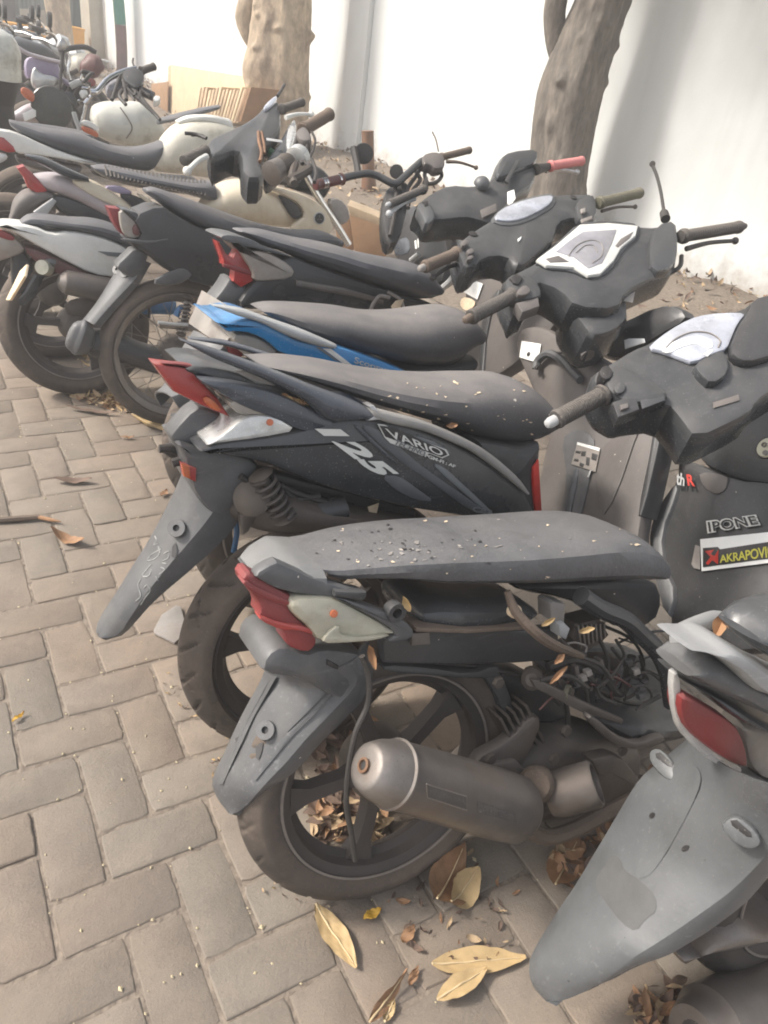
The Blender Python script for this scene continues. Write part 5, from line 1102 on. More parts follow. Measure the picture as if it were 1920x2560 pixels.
T.solid('indicator_lens', '570,600 612,628 662,628 710,651 740,676 730,698 674,703 634,704 632,676 613,650 596,620', T.ply(-.1), .1, 'dim_lens', .014, 1)
T.solid('body_frame', '634,704 712,634 790,664 886,698 1001,736 1080,756 1086,770 924,786 762,768 640,776 590,770', T.ply(-.085), .16, 'panel_black', .012, 1)
T.solid('frame_rail', '740,700 860,720 960,748 960,760 860,738 740,716', T.ply(-.1), .03, 'muffler', .004)
T.solid('mudguard_neck', '577,690 600,716 634,708 650,730 616,768 560,770 530,756 560,720', T.ply(-.06), .1, 'fender_grey', .012, 1)
T.tube2('cable', '924,782 934,758 950,740 974,744', T.ply(-.1), .006, 'plate_grey')
T.tube2('cable', '970,730 1000,748 1010,770', T.ply(-.1), .005, 'plate_grey')
T.solid('torn_sticker', '978,766 990,752 1010,748 1000,772 984,778', T.ply(-.105), .003, 'sticker_cream', .001)
T.disc('lamp_boss', T.Y(702, 730, -.1), (0, -1, 0), .02, .01, 'text_black', 18)
T.hull('engine_case', '660,790 760,800 900,800', '660,860 760,870 900,870', [.08, .1, .08], 'engine')
B = Bars(T, (968, 545), .92, (1458, 402), 1.09)
grip(T, 'hand_grip', B.p(1457, 402), B.p(1372, 416), .016, 'pink_grip', True)
T.rod('bar_stub', B.p(1372, 416), B.p(1340, 424), [(0, .012), (1, .02)], 'cable')
lever(T, B.p(1364, 428, -.02), B.p(1442, 430, -.02), .0065, 'silver')
grip(T, 'hand_grip', B.p(974, 510), B.p(1062, 472), .013, 'grip_black', True, 'light_grey')
lever(T, B.p(1036, 496, -.02), B.p(974, 534, -.02), .007, 'light_grey')
hc = T.solid('handlebar_cover', '1035,510 1077,477 1123,456 1185,462 1232,448 1247,392 1275,372 1347,368 1344,404 1341,452 1290,484 1262,520 1240,560 1190,545 1166,540 1096,548 1066,546 1058,524', B.pl, .10, 'black_plastic', .02, 1)
T.solid('visor', '1249,395 1277,374 1348,368 1344,404 1300,420 1262,440 1240,440', B.pl, .05, 'dark_body', .014, 1, .02, hc)
T.solid('visor_seam', '1262,450 1290,400 1302,400 1272,456', B.pl, .01, 'panel_black', .003, 0, .022, hc)
T.add('horn_dome', g_lathe(B.p(1204, 462, .01), B.n, [(.028 * math.cos(t), .028 * math.sin(t)) for t in np.linspace(0, 1.5, 7)], 18), 'fender_grey', hc)
T.solid('arm_shell', '1040,512 1064,502 1084,520 1090,546 1066,562 1056,536', B.pl, .04, 'fender_grey', .012, 1, .012, hc)
T.solid('arm_pocket', '1056,504 1070,500 1072,512 1062,516', B.pl, .01, 'text_black', .002, 0, .014, hc)
T.solid('torn_sticker', '1268,480 1284,474 1288,496 1276,514 1268,510', T.plx(.78, .2), .003, 'white_sticker', .001)
T.solid('label', '1200,525 1240,508 1242,528 1206,544', B.pl, .003, 'panel_brown', .001, 0, .014, hc)
px = T.plx(.70, .3)
ls = T.solid('leg_shield', '978,632 990,590 1002,540 1020,512 1060,512 1090,548 1110,580 1120,640 1100,720 1040,700 1000,660', px, .06, 'panel_black', .014, 1)
T.solid('leg_shield', '1078,562 1120,552 1150,580 1170,610 1140,640 1110,640 1100,600', T.plx(.76, .3), .04, 'fender_grey', .01, 1)
T.solid('gloss_patch', '980,632 992,600 1020,590 1026,630 1000,640', px, .01, 'navy_body', .004, 1, .003, ls)
T.decal('mark', '1036,602 1040,600 1042,622 1038,622', px, 'white_sticker', .003, 0, ls); T.decal('mark', '1043,598 1046,594 1047,618 1044,620', px, 'white_sticker', .003, 0, ls)
T.tube2('strut', '1026,650 1046,634', px, .008, 'light_grey', lift=.02)
T.decal('sticker', '1128,560 1150,546 1166,560 1168,582 1146,588', T.plx(.74, .3), 'sticker_cream', .003)
T.tube2('loose_wire', '1010,520 1010,540 990,558', px, .0022, 'plate_grey', lift=.02)
# ================================================================== M5: moped with a wire wheel
M5 = Thing('moped', 'black moped with a wire-spoked rear wheel, long grey seat and bare curved handlebar', 'moped', (.78, 2.67, 0), R_(-4), R_(7), GRP)
T = M5
wheel(T, 'rear_wheel', 0, .28, .085, .222, 0, 'tyre_dusty', 'steel_dirty', 0, wires=28)
T.hull('seat', '363,470 386,468 463,494 540,522 640,556 731,575 800,576 838,592', '368,484 401,508 436,534 501,570 600,600 700,620 790,630 849,622', [.05, .09, .11, .12, .12, .1], 'seat_vinyl', ex=2.5, tip=(.2, .2), n=30)
tl = T.solid('tail_light', '270,519 298,521 306,540 300,560 312,590 300,582 284,555', T.ply(-.06), .09, 'red_lens_dusty', .006)
T.solid('indicator_lens', '298,522 330,542 356,568 352,592 330,598 310,588 300,560', T.ply(-.085), .07, 'dim_lens', .01, 1)
T.solid('bulb_cover', '330,566 346,556 352,588 334,590', T.ply(-.09), .01, 'maroon', .003, 1)
T.solid('tail_cowl', '300,518 350,535 420,580 430,604 400,604 360,596 352,570 320,540', T.ply(-.09), .15, 'dark_body', .01, 1)
T.solid('body_panel', '330,540 401,510 436,536 501,572 600,602 700,622 700,650 600,680 560,720 500,716 420,680 372,640 340,622 312,596 360,600', T.ply(-.10), .18, 'panel_black', .014, 1)
T.solid('side_patch', '372,708 440,672 466,672 484,692 436,716', T.ply(-.105), .02, 'fender_grey', .004, 1)
T.solid('side_strip', '300,596 380,604 420,596 420,602 360,612 310,604', T.ply(-.105), .02, 'fender_grey', .003, 1)
T.solid('mudguard_neck', '336,620 374,628 366,660 340,700 300,680 290,664 316,640', T.ply(-.05), .09, 'fender_grey', .012, 1)
fl = T.flap('mudguard', '296,660 272,702 247,744 228,772 206,800', '366,652 350,680 336,702 300,740 270,772 236,812', [.05, .05, .045, .04], 'fender_grey', .012, .025, wl=.035)
T.hull('mudguard_tip', '204,802 214,800 226,814', '176,880 188,892 206,890', [.03, .04, .03], 'fender_grey', yc=-.01)
T.solid('plate_slot', '178,846 184,818 192,822 184,866 178,868', T.ply(-.03), .02, 'panel_black', .002)
ear(T, (312, 680), -.02, .02); ear(T, (292, 672), .02, .02)
shock(T, T.Y(470, 740, -.07), T.Y(452, 840, -.07), .02, 'steel_dirty', 8)
T.tube2('swing_arm', '400,812 450,816 500,820 560,800', T.ply(-.06), .012, 'steel_dirty')
T.hull('engine_case', '228,822 290,830 360,860 460,880', '236,900 290,908 360,930 460,960', [.06, .08, .08], 'panel_black', ex=3, yc=.04)
T.tube2('blue_hose', '440,790 452,770 470,776', T.ply(-.05), .012, 'blue_paint')
T.tube2('brake_rod', '395,806 430,810 470,812', T.ply(-.09), .006, 'light_grey')
B = Bars(T, (785, 464), .95, (1178, 375), 1.07)
T.tube('handlebar', [B.p(850, 448), B.p(880, 440), B.p(917, 434), B.p(945, 440), B.p(986, 459), B.p(1013, 440), B.p(1040, 415), B.p(1059, 401), B.p(1100, 392)], .0125, 'black_plastic', 12)
g_ = grip(T, 'hand_grip', B.p(787, 463), B.p(858, 447), .016, 'maroon', False)
for k in (789, 806, 812, 846): T.rod('grip_ring', B.p(k, 463 - (k - 787) * .23), B.p(k + 4, 462 - (k - 787) * .23), [(0, .0165), (1, .0165)], 'chrome', 16)
grip(T, 'hand_grip', B.p(1176, 375), B.p(1100, 394), .0125, 'grip_brown', True)
lever(T, B.p(1116, 404), B.p(1190, 419), .005, 'grip_brown')
T.solid('switch_block', '1055,386 1086,376 1112,386 1114,416 1090,422 1076,410 1058,408', B.pl, .04, 'panel_brown', .008, 1, .018)
T.tube('mirror_stem', [B.p(1096, 378), B.p(1090, 350), B.p(1081, 330)], .0028, 'engine')
T.disc('mirror', B.p(909, 384), T.eye - B.p(909, 384), .034, .014, 'cable', 22)
T.tube('mirror_stem', [B.p(896, 434), B.p(890, 400), B.p(884, 372)], [.012, .012, .014], 'cable')
T.disc('horn', B.p(991, 429), T.eye - B.p(991, 429), .024, .02, 'cable', 18)
for q in ([(1100, 420), (1104, 440), (1090, 456), (1060, 462)], [(1058, 410), (1040, 440), (1020, 470), (1010, 500)], [(1040, 430), (1050, 450), (1030, 480), (1020, 520)], [(986, 459), (990, 490), (985, 540), (975, 590)], [(1066, 408), (1062, 440), (1070, 460)], [(1000, 450), (1010, 480), (1000, 520)]):
    T.tube('cable', [B.p(*p, -.02) for p in q], .007, 'cable')
T.solid('steering_head', '970,462 1010,448 1030,470 1020,520 1000,600 970,610 958,560 960,500', B.pl, .06, 'panel_black', .01, 1, -.03)
T.solid('switch_stub', '1060,446 1070,440 1072,470 1062,474', B.pl, .02, 'cable', .003, 0, -.01)

# ================================================================== W7: white scooter at left
W7 = Thing('scooter', 'scooter with a white side panel at the left edge, dented bulb and flat grey seat', 'scooter', (.49, 3.03, 0), R_(-4), R_(7), GRP)
T = W7
wheel(T, 'rear_wheel', 0, .28, .1, .20, 3, 'tyre_dusty', 'rim_black', .002, rot=.8)
T.hull('seat', '50,552 70,536 110,535 166,543 220,545 260,552 296,566 340,590', '56,560 85,566 127,572 177,577 220,588 260,600 310,618 350,640', [.05, .09, .11, .11, .1], 'seat_vinyl', ex=2.6, tip=(.2, .2))
T.solid('side_panel', '0,558 84,566 128,586 176,578 248,590 300,610 336,634 340,680 293,696 231,688 154,648 77,606 24,575 -10,570', T.ply(-.105), .19, 'white_paint', .016, 1)
T.solid('panel_stripe', '244,628 330,634 330,646 270,640', T.ply(-.105), .004, 'stripe_grey', .001, 0, .003)
T.solid('underside', '60,612 154,652 231,690 293,698 288,716 200,700 130,680 70,640', T.ply(-.09), .16, 'maroon', .01, 1)
T.solid('tail_light', '-20,578 20,584 46,602 66,628 40,640 10,650 -20,660', T.ply(-.08), .14, 'dim_lens', .012, 1)
T.solid('tail_reflector', '-10,572 20,582 40,596 30,604 -10,590', T.ply(-.085), .04, 'red_lens_dusty', .006, 1)
T.disc('indicator_bulb', T.Y(104, 668, -.12), (-.5, -.8, .2), .027, .04, 'cream_lens', 20)
T.tube2('indicator_arm', '112,662 126,656 138,660', T.ply(-.1), .014, 'fender_grey')
T.flap('mudguard', '30,640 38,680 30,720 10,742', '94,690 80,712 64,736 40,752', [.06, .06, .05], 'black_plastic', .012, .03)
T.solid('mudguard_neck', '30,610 66,632 92,690 60,740 30,750 28,690', T.ply(-.05), .08, 'panel_black', .012, 1)
T.solid('plate_edge', '14,750 50,676 66,660 60,690 24,750', T.plx(-.36, .4), .004, 'sticker_cream', .001)
T.tube2('plate_bracket', '-5,790 30,782 60,745', T.ply(0), .006, 'cable')
mf = T.rod('muffler', T.Y(160, 704, -.13), T.Y(290, 732, -.11), [(0, .04), (.05, .044), (1, .05)], 'muffler', 24)
T.rod('muffler_cap', T.Y(146, 700, -.133), T.Y(163, 705, -.129), [(0, .018), (.5, .034), (1, .042)], 'steel_dirty', 22, parent=mf)
T.solid('swing_arm', '160,760 240,740 300,760 300,800 230,800 170,790', T.ply(-.06), .05, 'engine', .01, 1)
T.hull('engine_case', '240,752 300,750 380,740 430,744', '246,790 300,800 380,790 430,790', [.06, .08, .06], 'blue_paint', yc=.03)
for k in range(6): T.solid('fin', [(262 + k * 22, 752), (268 + k * 22, 752), (266 + k * 22, 796), (260 + k * 22, 796)], T.ply(-.085), .02, 'panel_black', .001)

# ================================================================== Y: motorcycle with the cream tank
YM = Thing('motorcycle', 'motorcycle with a cream tank bearing a round emblem, ribbed seat and bare fork', 'motorcycle', (.62, 3.42, 0), R_(-4), R_(6), GRP)
T = YM
wheel(T, 'rear_wheel', -.15, .29, .1, .225, 5, 'tyre_dusty', 'rim_black')
T.hull('tank', '500,512 518,482 556,456 600,447 650,453 690,468 740,490 780,510', '504,530 540,552 577,556 640,566 700,572 740,574 780,572 800,570', [.06, .12, .14, .13, .1, .06], 'cream_paint', ex=2.4, tip=(.1, .1), n=30)
wing = T.solid('tank_shroud', '650,462 690,464 760,486 800,508 822,534 836,570 822,590 760,590 724,576 744,556 766,540 752,512 720,492 680,476', T.ply(-.15), .05, 'cream_paint', .012, 1)
T.solid('shroud_gap', '694,484 722,496 748,514 758,536 742,552 726,540 708,508', T.ply(-.13), .02, 'panel_black', .006, 1)
em = T.disc('emblem', T.Y(799, 546, -.156), (0, -1, .1), .027, .006, 'light_grey', 24, parent=wing)
T.disc('emblem_field', T.Y(799, 546, -.158), (0, -1, .1), .0225, .006, 'text_black', 24, parent=em)
for a_ in range(3):
    c = T.Y(799, 546, -.1625); d = np.array([math.sin(a_ * 2.094), 0, math.cos(a_ * 2.094)])
    T.tube('emblem_fork', [c + d * .004, c + d * .014], .0012, 'steel_dirty', 6, 1, parent=em)
T.hull('seat', '228,414 262,411 309,420 360,432 405,441 460,450 525,452', '240,430 270,448 330,462 386,470 440,480 498,496 540,510', [.06, .11, .12, .12, .1], 'seat_vinyl', ex=2.8, tip=(.2, .1))
gs = []
for k in range(26):
    f_ = k / 25; a_ = T.Y(262 + 250 * f_, 414 + 38 * f_, -.05); b_ = T.Y(268 + 245 * f_, 440 + 50 * f_, -.122); gs.append(g_tube([a_, b_], .004, 5, 1))
T.add('seat_rib', join(gs), 'grip_black', kind='stuff')
T.hull('tank_pad', '600,446 660,436 740,440', '640,452 690,462 740,470', [.06, .08, .08], 'panel_black')
T.disc('fuel_cap', T.Y(622, 440, 0), (0, -.2, 1), .03, .02, 'chrome', 20)
T.solid('tail_panel', '172,450 228,453 264,468 352,534 346,546 300,520 250,500 215,480', T.ply(-.1), .18, 'cream_paint', .01, 1)
T.solid('tail_stripe', '258,466 300,464 330,478 330,486 290,484', T.ply(-.105), .04, 'purple', .006, 1)
T.solid('tail_stripe', '290,484 340,486 400,530 440,556 400,560 350,534', T.ply(-.105), .04, 'text_black', .006, 1)
T.solid('tail_panel', '338,484 362,490 405,520 438,548 440,556 400,530', T.ply(-.105), .04, 'cream_paint', .006, 1)
T.hull('tail_cowl', '60,438 130,430 190,446 240,470 300,520', '80,470 120,480 180,500 240,530 300,560', [.05, .09, .1, .1], 'mauve', yc=.01)
T.solid('tail_light', '42,420 60,414 84,436 106,460 120,478 96,486 70,470 60,446', T.ply(-.06), .1, 'red_lens', .008)
T.hull('rear_fender', '24,540 34,500 60,474 100,470 130,480', '26,556 50,552 80,536 110,510 130,500', [.05, .07, .07], 'panel_brown', yc=0)
T.solid('underside', '130,480 260,530 350,580 300,600 200,560 130,520', T.ply(-.06), .1, 'panel_black', .01, 1)
T.solid('strut', '84,530 132,496 142,504 120,534 90,540', T.ply(-.1), .03, 'light_grey', .006)
T.hull('black_fairing', '62,384 110,392 170,420 216,440', '70,396 110,416 170,446 222,456', [.03, .05, .05, .03], 'dark_body', yc=-.08)
B = Bars(T, (700, 440), 1.0, (826, 284), 1.14)
grip(T, 'hand_grip', B.p(826, 284), B.p(756, 326), .02, 'grip_brown', False)
T.solid('switch_block', '738,326 760,312 776,330 778,348 760,350 744,344', B.pl, .05, 'panel_brown', .008, 1, .018)
T.tube('brake_lever', [B.p(780, 330), B.p(788, 350), B.p(784, 372), B.p(776, 392)], .004, 'cable')
for q in ([(760, 346), (752, 368), (748, 392), (756, 410)], [(744, 340), (734, 372), (730, 404), (740, 436)], [(772, 350), (764, 380), (760, 402), (776, 420)], [(780, 400), (790, 430), (786, 456)]):
    T.tube('cable', [B.p(*p) for p in q], .006, 'cable')
T.rod('gauge', B.p(722, 404), B.p(690, 428), [(0, .026), (.15, .03), (.9, .03), (1, .012)], 'engine', 20)
T.rod('gauge', B.p(752, 388), B.p(738, 400), [(0, .03), (.15, .036), (.9, .036), (1, .02)], 'clear_lens', 20)
T.rod('gauge', B.p(700, 420), B.p(676, 436), [(0, .03), (.9, .036), (1, .02)], 'steel_dirty', 20)
T.tube('fork_stay', [B.p(720, 452), B.p(750, 438), B.p(772, 424)], .014, 'engine'); T.tube('fork_stay', [B.p(738, 410), B.p(730, 440), B.p(736, 460)], .012, 'engine')
T.tube2('fork_tube', '762,434 800,500 840,560 872,612', T.ply(-.09), .0165, 'chrome', 14)
T.solid('fork_clamp', '822,500 850,496 872,520 876,552 850,566 838,540', T.ply(-.07), .05, 'plate_grey', .008, 1)
T.hull('steering_head', '760,400 800,420 820,440', '720,470 780,490 800,500', [.05, .06, .05], 'panel_black', yc=.02)

# ================================================================== X: scooter with white tail and black cover handlebar
XS = Thing('scooter', 'scooter with a white tail, sweeping black seat and black handlebar with white levers', 'scooter', (.45, 4.0, 0), R_(-4), R_(6), GRP)
T = XS
wheel(T, 'rear_wheel', -.05, .28, .1, .2, 5, 'tyre_dusty', 'rim_black')
T.hull('seat', '24,298 60,306 100,316 160,324 203,333 260,357 318,370 362,364 400,350', '30,318 60,340 116,366 180,388 252,408 300,418 350,428 384,428 402,400', [.05, .1, .12, .13, .12, .1], 'seat_vinyl', ex=2.5, tip=(.2, .1), n=30)
T.solid('tail_panel', '-20,322 43,331 116,366 200,395 256,412 220,412 150,396 80,386 40,384 -20,340', T.ply(-.11), .19, 'white_paint', .014, 1)
T.solid('tail_light', '-10,340 10,344 34,366 40,380 20,382 -10,372', T.ply(-.115), .08, 'red_lens', .008)
T.hull('tail_underside', '40,386 110,396 200,412', '50,410 110,430 190,440', [.06, .09, .09], 'panel_brown')
T.solid('lower_lens', '-20,384 14,382 22,396 0,410 -20,410', T.ply(-.1), .06, 'clear_lens', .008, 1)
T.solid('rear_plate', '-10,412 20,396 36,416 24,440 -10,446', T.plx(-.35, .3), .01, 'sticker_cream', .003)
T.solid('reflector', '34,452 44,448 46,470 38,470', T.plx(-.34, .3), .01, 'orange_lens', .002)
T.hull('body', '240,410 340,430 480,440', '240,440 340,470 480,490', [.1, .12, .1], 'panel_black', yc=.02)
B = Bars(T, (457, 402), .97, (757, 254), 1.12)
grip(T, 'hand_grip', B.p(458, 402), B.p(516, 376), .016, 'grip_black', True)
grip(T, 'hand_grip', B.p(756, 255), B.p(702, 274), .016, 'grip_black', True)
lever(T, B.p(516, 392), B.p(468, 428), .0085, 'white_paint', True); lever(T, B.p(714, 294), B.p(778, 286), .0075, 'white_paint')
hc = T.solid('handlebar_cover', '518,352 534,338 566,324 600,310 640,284 664,254 690,236 698,250 704,290 700,320 680,342 660,356 650,400 664,440 606,440 602,376 580,372 540,394 524,390', B.pl, .10, 'black_plastic', .02, 1)
T.solid('cluster', '660,262 690,236 694,246 676,266 658,276', B.pl, .02, 'display', .006, 1, .01, hc)
T.tube('mirror_stem', [B.p(694, 240), B.p(704, 224), B.p(711, 212)], .006, 'cable')
T.tube('mirror_stem', [B.p(462, 333), B.p(490, 336), B.p(516, 346)], .006, 'cable')
T.solid('sticker', '666,344 706,350 706,356 666,350', B.pl, .003, 'light_grey', .001, 0, .002)
T.tube('cable', [B.p(646, 330), B.p(648, 356), B.p(654, 380), B.p(650, 404)], .006, 'rust')
T.tube('cable', [B.p(654, 330), B.p(660, 360), B.p(662, 384)], .005, 'rust')
T.solid('column', '700,350 726,300 742,306 740,360 712,400 690,430 660,440 664,400', B.pl, .07, 'dark_body', .012, 1, -.03)
T.solid('mirror_shell', '716,330 732,296 742,304 738,340 726,372 716,366', B.pl, .03, 'clear_lens', .008, 1, -.02)
T.tube('green_bar', [B.p(662, 372, -.05), B.p(690, 392, -.05), B.p(712, 410, -.05)], .016, 'green_frame', 10)
T.tube('green_bar', [B.p(690, 388, -.08), B.p(720, 380, -.08), B.p(740, 370, -.08)], .016, 'green_frame', 10)

# ================================================================== tanks behind
K2 = Thing('motorcycle', 'motorcycle whose chalky off-white tank shows behind the black covered handlebar', 'motorcycle', (.7, 4.6, 0), R_(-4), R_(6), GRP)
T = K2
T.hull('tank', '392,370 406,341 434,312 470,297 512,294 560,304 596,330 620,370', '384,416 396,430 434,436 470,440 501,444 552,450 592,432 616,400', [.08, .13, .15, .15, .12, .08], 'tank_chalk', ex=2.5, tip=(.1, .15), n=28)
T.hull('tank_top', '440,300 470,288 520,286 570,296', '450,312 490,306 540,312 580,330', [.04, .07, .07, .05], 'white_paint', yc=-.02)
T.tube2('mirror_stem', '478,338 500,338 518,346', T.ply(-.2), .008, 'cable')
T.hull('seat', '180,352 260,362 340,366 400,352', '190,380 260,396 340,400 390,390', [.1, .12, .1], 'seat_vinyl', yc=0)
T.hull('long_pad', '396,296 440,284 500,270 545,262', '400,312 450,302 505,288 545,276', [.05, .09, .09, .07], 'seat_vinyl', yc=.2)
wheel(T, 'rear_wheel', -.1, .29, .1, .225, 5, 'tyre_dusty', 'rim_black')
K1 = Thing('motorcycle', 'motorcycle with a streaked white tank and chrome raised handlebar, far left', 'motorcycle', (.6, 5.2, 0), R_(-4), R_(5), GRP)
T = K1
T.hull('tank', '226,290 232,264 262,253 310,252 350,256 385,280 406,315', '244,330 250,344 289,362 320,368 347,372 380,362 404,348', [.08, .13, .15, .15, .12, .08], 'tank_white', ex=2.5, tip=(.1, .12), n=28)
T.hull('seat', '20,300 90,308 160,318 226,330', '30,330 90,344 160,356 230,352', [.08, .12, .12, .1], 'seat_vinyl')
wheel(T, 'rear_wheel', -.1, .29, .1, .225, 5, 'tyre_dusty', 'rim_black')
B = Bars(T, (225, 229), 1.02, (388, 166), 1.13)
T.tube('handlebar', [B.p(226, 230), B.p(242, 229), B.p(254, 216), B.p(266, 202), B.p(284, 190), B.p(314, 178), B.p(340, 172)], .0125, 'chrome', 12)
grip(T, 'hand_grip', B.p(386, 166), B.p(352, 178), .016, 'grip_black', True)
T.solid('switch_block', '306,176 330,166 352,172 362,186 358,206 340,220 322,208 308,196', B.pl, .05, 'panel_black', .008, 1, .018)
T.tube('mirror_stem', [B.p(338, 170), B.p(332, 158), B.p(333, 146)], .004, 'cable')
T.tube('fork_tube', [B.p(340, 222, -.03), B.p(362, 232, -.03), B.p(384, 242, -.03)], .02, 'panel_black'); T.solid('fork_cap', '384,238 400,238 402,250 384,254', B.pl, .03, 'white_paint', .006, 1, -.01)
for q in ([(306, 200), (320, 224), (360, 260), (392, 290)], [(300, 190), (290, 220), (280, 250)], [(330, 220), (350, 240), (374, 270), (400, 300)]): T.tube('cable', [B.p(*p) for p in q], .008, 'cable')
T.solid('gauge', '262,204 296,192 312,206 300,222 270,226', B.pl, .05, 'display_old', .01, 1, -.02)
T.solid('indicator_body', '203,304 214,299 236,308 248,322 246,330 226,318 206,312', T.ply(-.25), .03, 'white_paint', .006, 1)
T.solid('indicator_lens', '204,314 226,320 247,332 246,346 228,338 206,328', T.ply(-.25), .03, 'orange_lens', .006, 1)
T.tube2('indicator_stem', '184,280 190,300 200,326', T.ply(-.22), .012, 'light_grey')

for k in range(9):
    x, y = rng.uniform(296, 350), rng.uniform(180, 226); T.tube('cable', [B.p(x, y), B.p(x + rng.uniform(-14, 20), y + rng.uniform(4, 24)), B.p(x + rng.uniform(-24, 40), y + rng.uniform(20, 60))], rng.uniform(.005, .01), 'cable')
T.tube2('tank_seam', '300,268 322,300 330,322 316,346', T.ply(-.155), .003, 'grip_brown')
P1 = Thing('motorcycle', 'motorcycle with a purple headlamp fairing, round black mirror and amber indicator', 'motorcycle', (.35, 5.9, 0), R_(-4), R_(5), GRP)
T = P1
pz = T.plx(.3, -.1)
T.hull('tank', '22,290 60,264 90,258 130,280', '30,302 60,306 100,308 140,306', [.08, .13, .13, .1], 'mauve', yc=-.05)
fa = T.solid('fairing', '62,156 74,140 110,144 140,150 150,168 152,190 176,204 176,222 150,200 110,186 80,196 66,196', T.ply(-.06), .16, 'purple', .02, 1)
T.solid('headlamp', '76,196 84,164 96,178 110,186 146,192 140,212 120,226 100,228 82,218', T.ply(-.08), .10, 'clear_lens', .02, 1, .01)
T.tube2('fairing_strip', '40,116 70,134 110,146 150,156', T.ply(-.08), .012, 'mauve')
T.disc('mirror', T.Y(130, 269, -.2), T.eye - T.Y(130, 269, -.2), .124, .03, 'glass_mirror', 32)
T.tube2('mirror_stem', '148,230 152,190 156,150 158,126', T.ply(-.2), .009, 'cable')
T.hull('mirror_mount', '142,112 146,96 156,92 166,104', '144,120 150,126 160,126 166,120', [.03, .04, .03], 'silver', yc=-.2)
T.tube2('clutch_lever', '168,130 174,150 170,176 176,200', T.ply(-.2), .01, 'chrome')
T.solid('indicator_lens', '52,220 64,218 86,232 88,252 78,256 54,238', T.ply(-.22), .05, 'orange_lens', .01, 1)
T.hull('fairing_side', '22,292 40,276 66,262 92,258', '36,304 60,306 80,300 92,290', [.04, .06, .05], 'mauve', yc=-.14)
T.solid('fairing_highlight', '56,284 82,272 90,276 90,292 62,304', T.ply(-.21), .003, 'white_sticker', .001)  # white patch that paints a highlight onto the fairing
T.tube2('bar_clamp', '176,216 196,206 214,204', T.ply(-.1), .02, 'light_grey'); T.tube2('bar_clamp', '206,252 216,230 220,204', T.ply(-.1), .02, 'engine')
T.solid('controls', '168,200 190,196 220,210 226,240 200,270 180,262 172,230', T.ply(.0), .08, 'panel_black', .014, 1)
wheel(T, 'rear_wheel', -.1, .29, .1, .225, 5, 'tyre_dusty', 'rim_black')
T.hull('seat', '-30,300 10,302 60,308', '-30,330 10,330 60,330', [.1, .12, .1], 'seat_vinyl')
rc = np.random.default_rng(11)
for k in range(16):
    x, y = rc.uniform(150, 236), rc.uniform(170, 270); q = [(x, y)]
    for _ in range(3): q.append((q[-1][0] + rc.uniform(-20, 24), q[-1][1] + rc.uniform(-14, 26)))
    T.tube2('cable', np.array(q), T.ply(-.02 - .012 * k), rc.uniform(.006, .014), ['cable', 'cable', 'engine', 'chrome'][k % 4])
T.solid('lamp_shell', '150,236 172,226 190,240 196,276 180,300 160,296 150,270', T.ply(-.12), .05, 'panel_black', .012, 1)
T.tube2('fork_tube', '214,262 208,290 196,330', T.ply(-.14), .016, 'chrome'); T.tube2('fork_tube', '226,250 222,276 214,310', T.ply(-.14), .014, 'steel_dirty')
T.solid('meter', '196,228 216,222 222,240 204,250', T.ply(-.16), .03, 'clear_lens', .008, 1)
G1 = Thing('motorcycle', 'motorcycle with a dull green-white tank in the far crowd by the wall end', 'motorcycle', (1.15, 7.4, 0), R_(-4), R_(5), GRP)
T = G1
T.hull('tank', '172,160 178,140 200,132 220,136 240,156', '176,182 196,190 216,192 236,186', [.1, .15, .15, .1], 'tank_chalk', ex=2.4)
T.hull('seat', '204,150 222,134 246,140 256,160', '210,190 226,198 246,194 256,180', [.1, .14, .12], 'maroon', yc=-.1)
T.solid('red_reflector', '208,200 226,194 240,200 240,214 222,218 210,212', T.ply(-.2), .04, 'red_lens_dusty', .01, 1)
wheel(T, 'rear_wheel', -.1, .29, .1, .225, 5, 'tyre_dusty', 'rim_black')
T.tube2('handlebar', '150,128 180,120 214,118 240,132', T.ply(0), .02, 'cable')
T.tube2('white_lever', '236,156 256,152 272,156', T.ply(-.1), .012, 'white_paint')

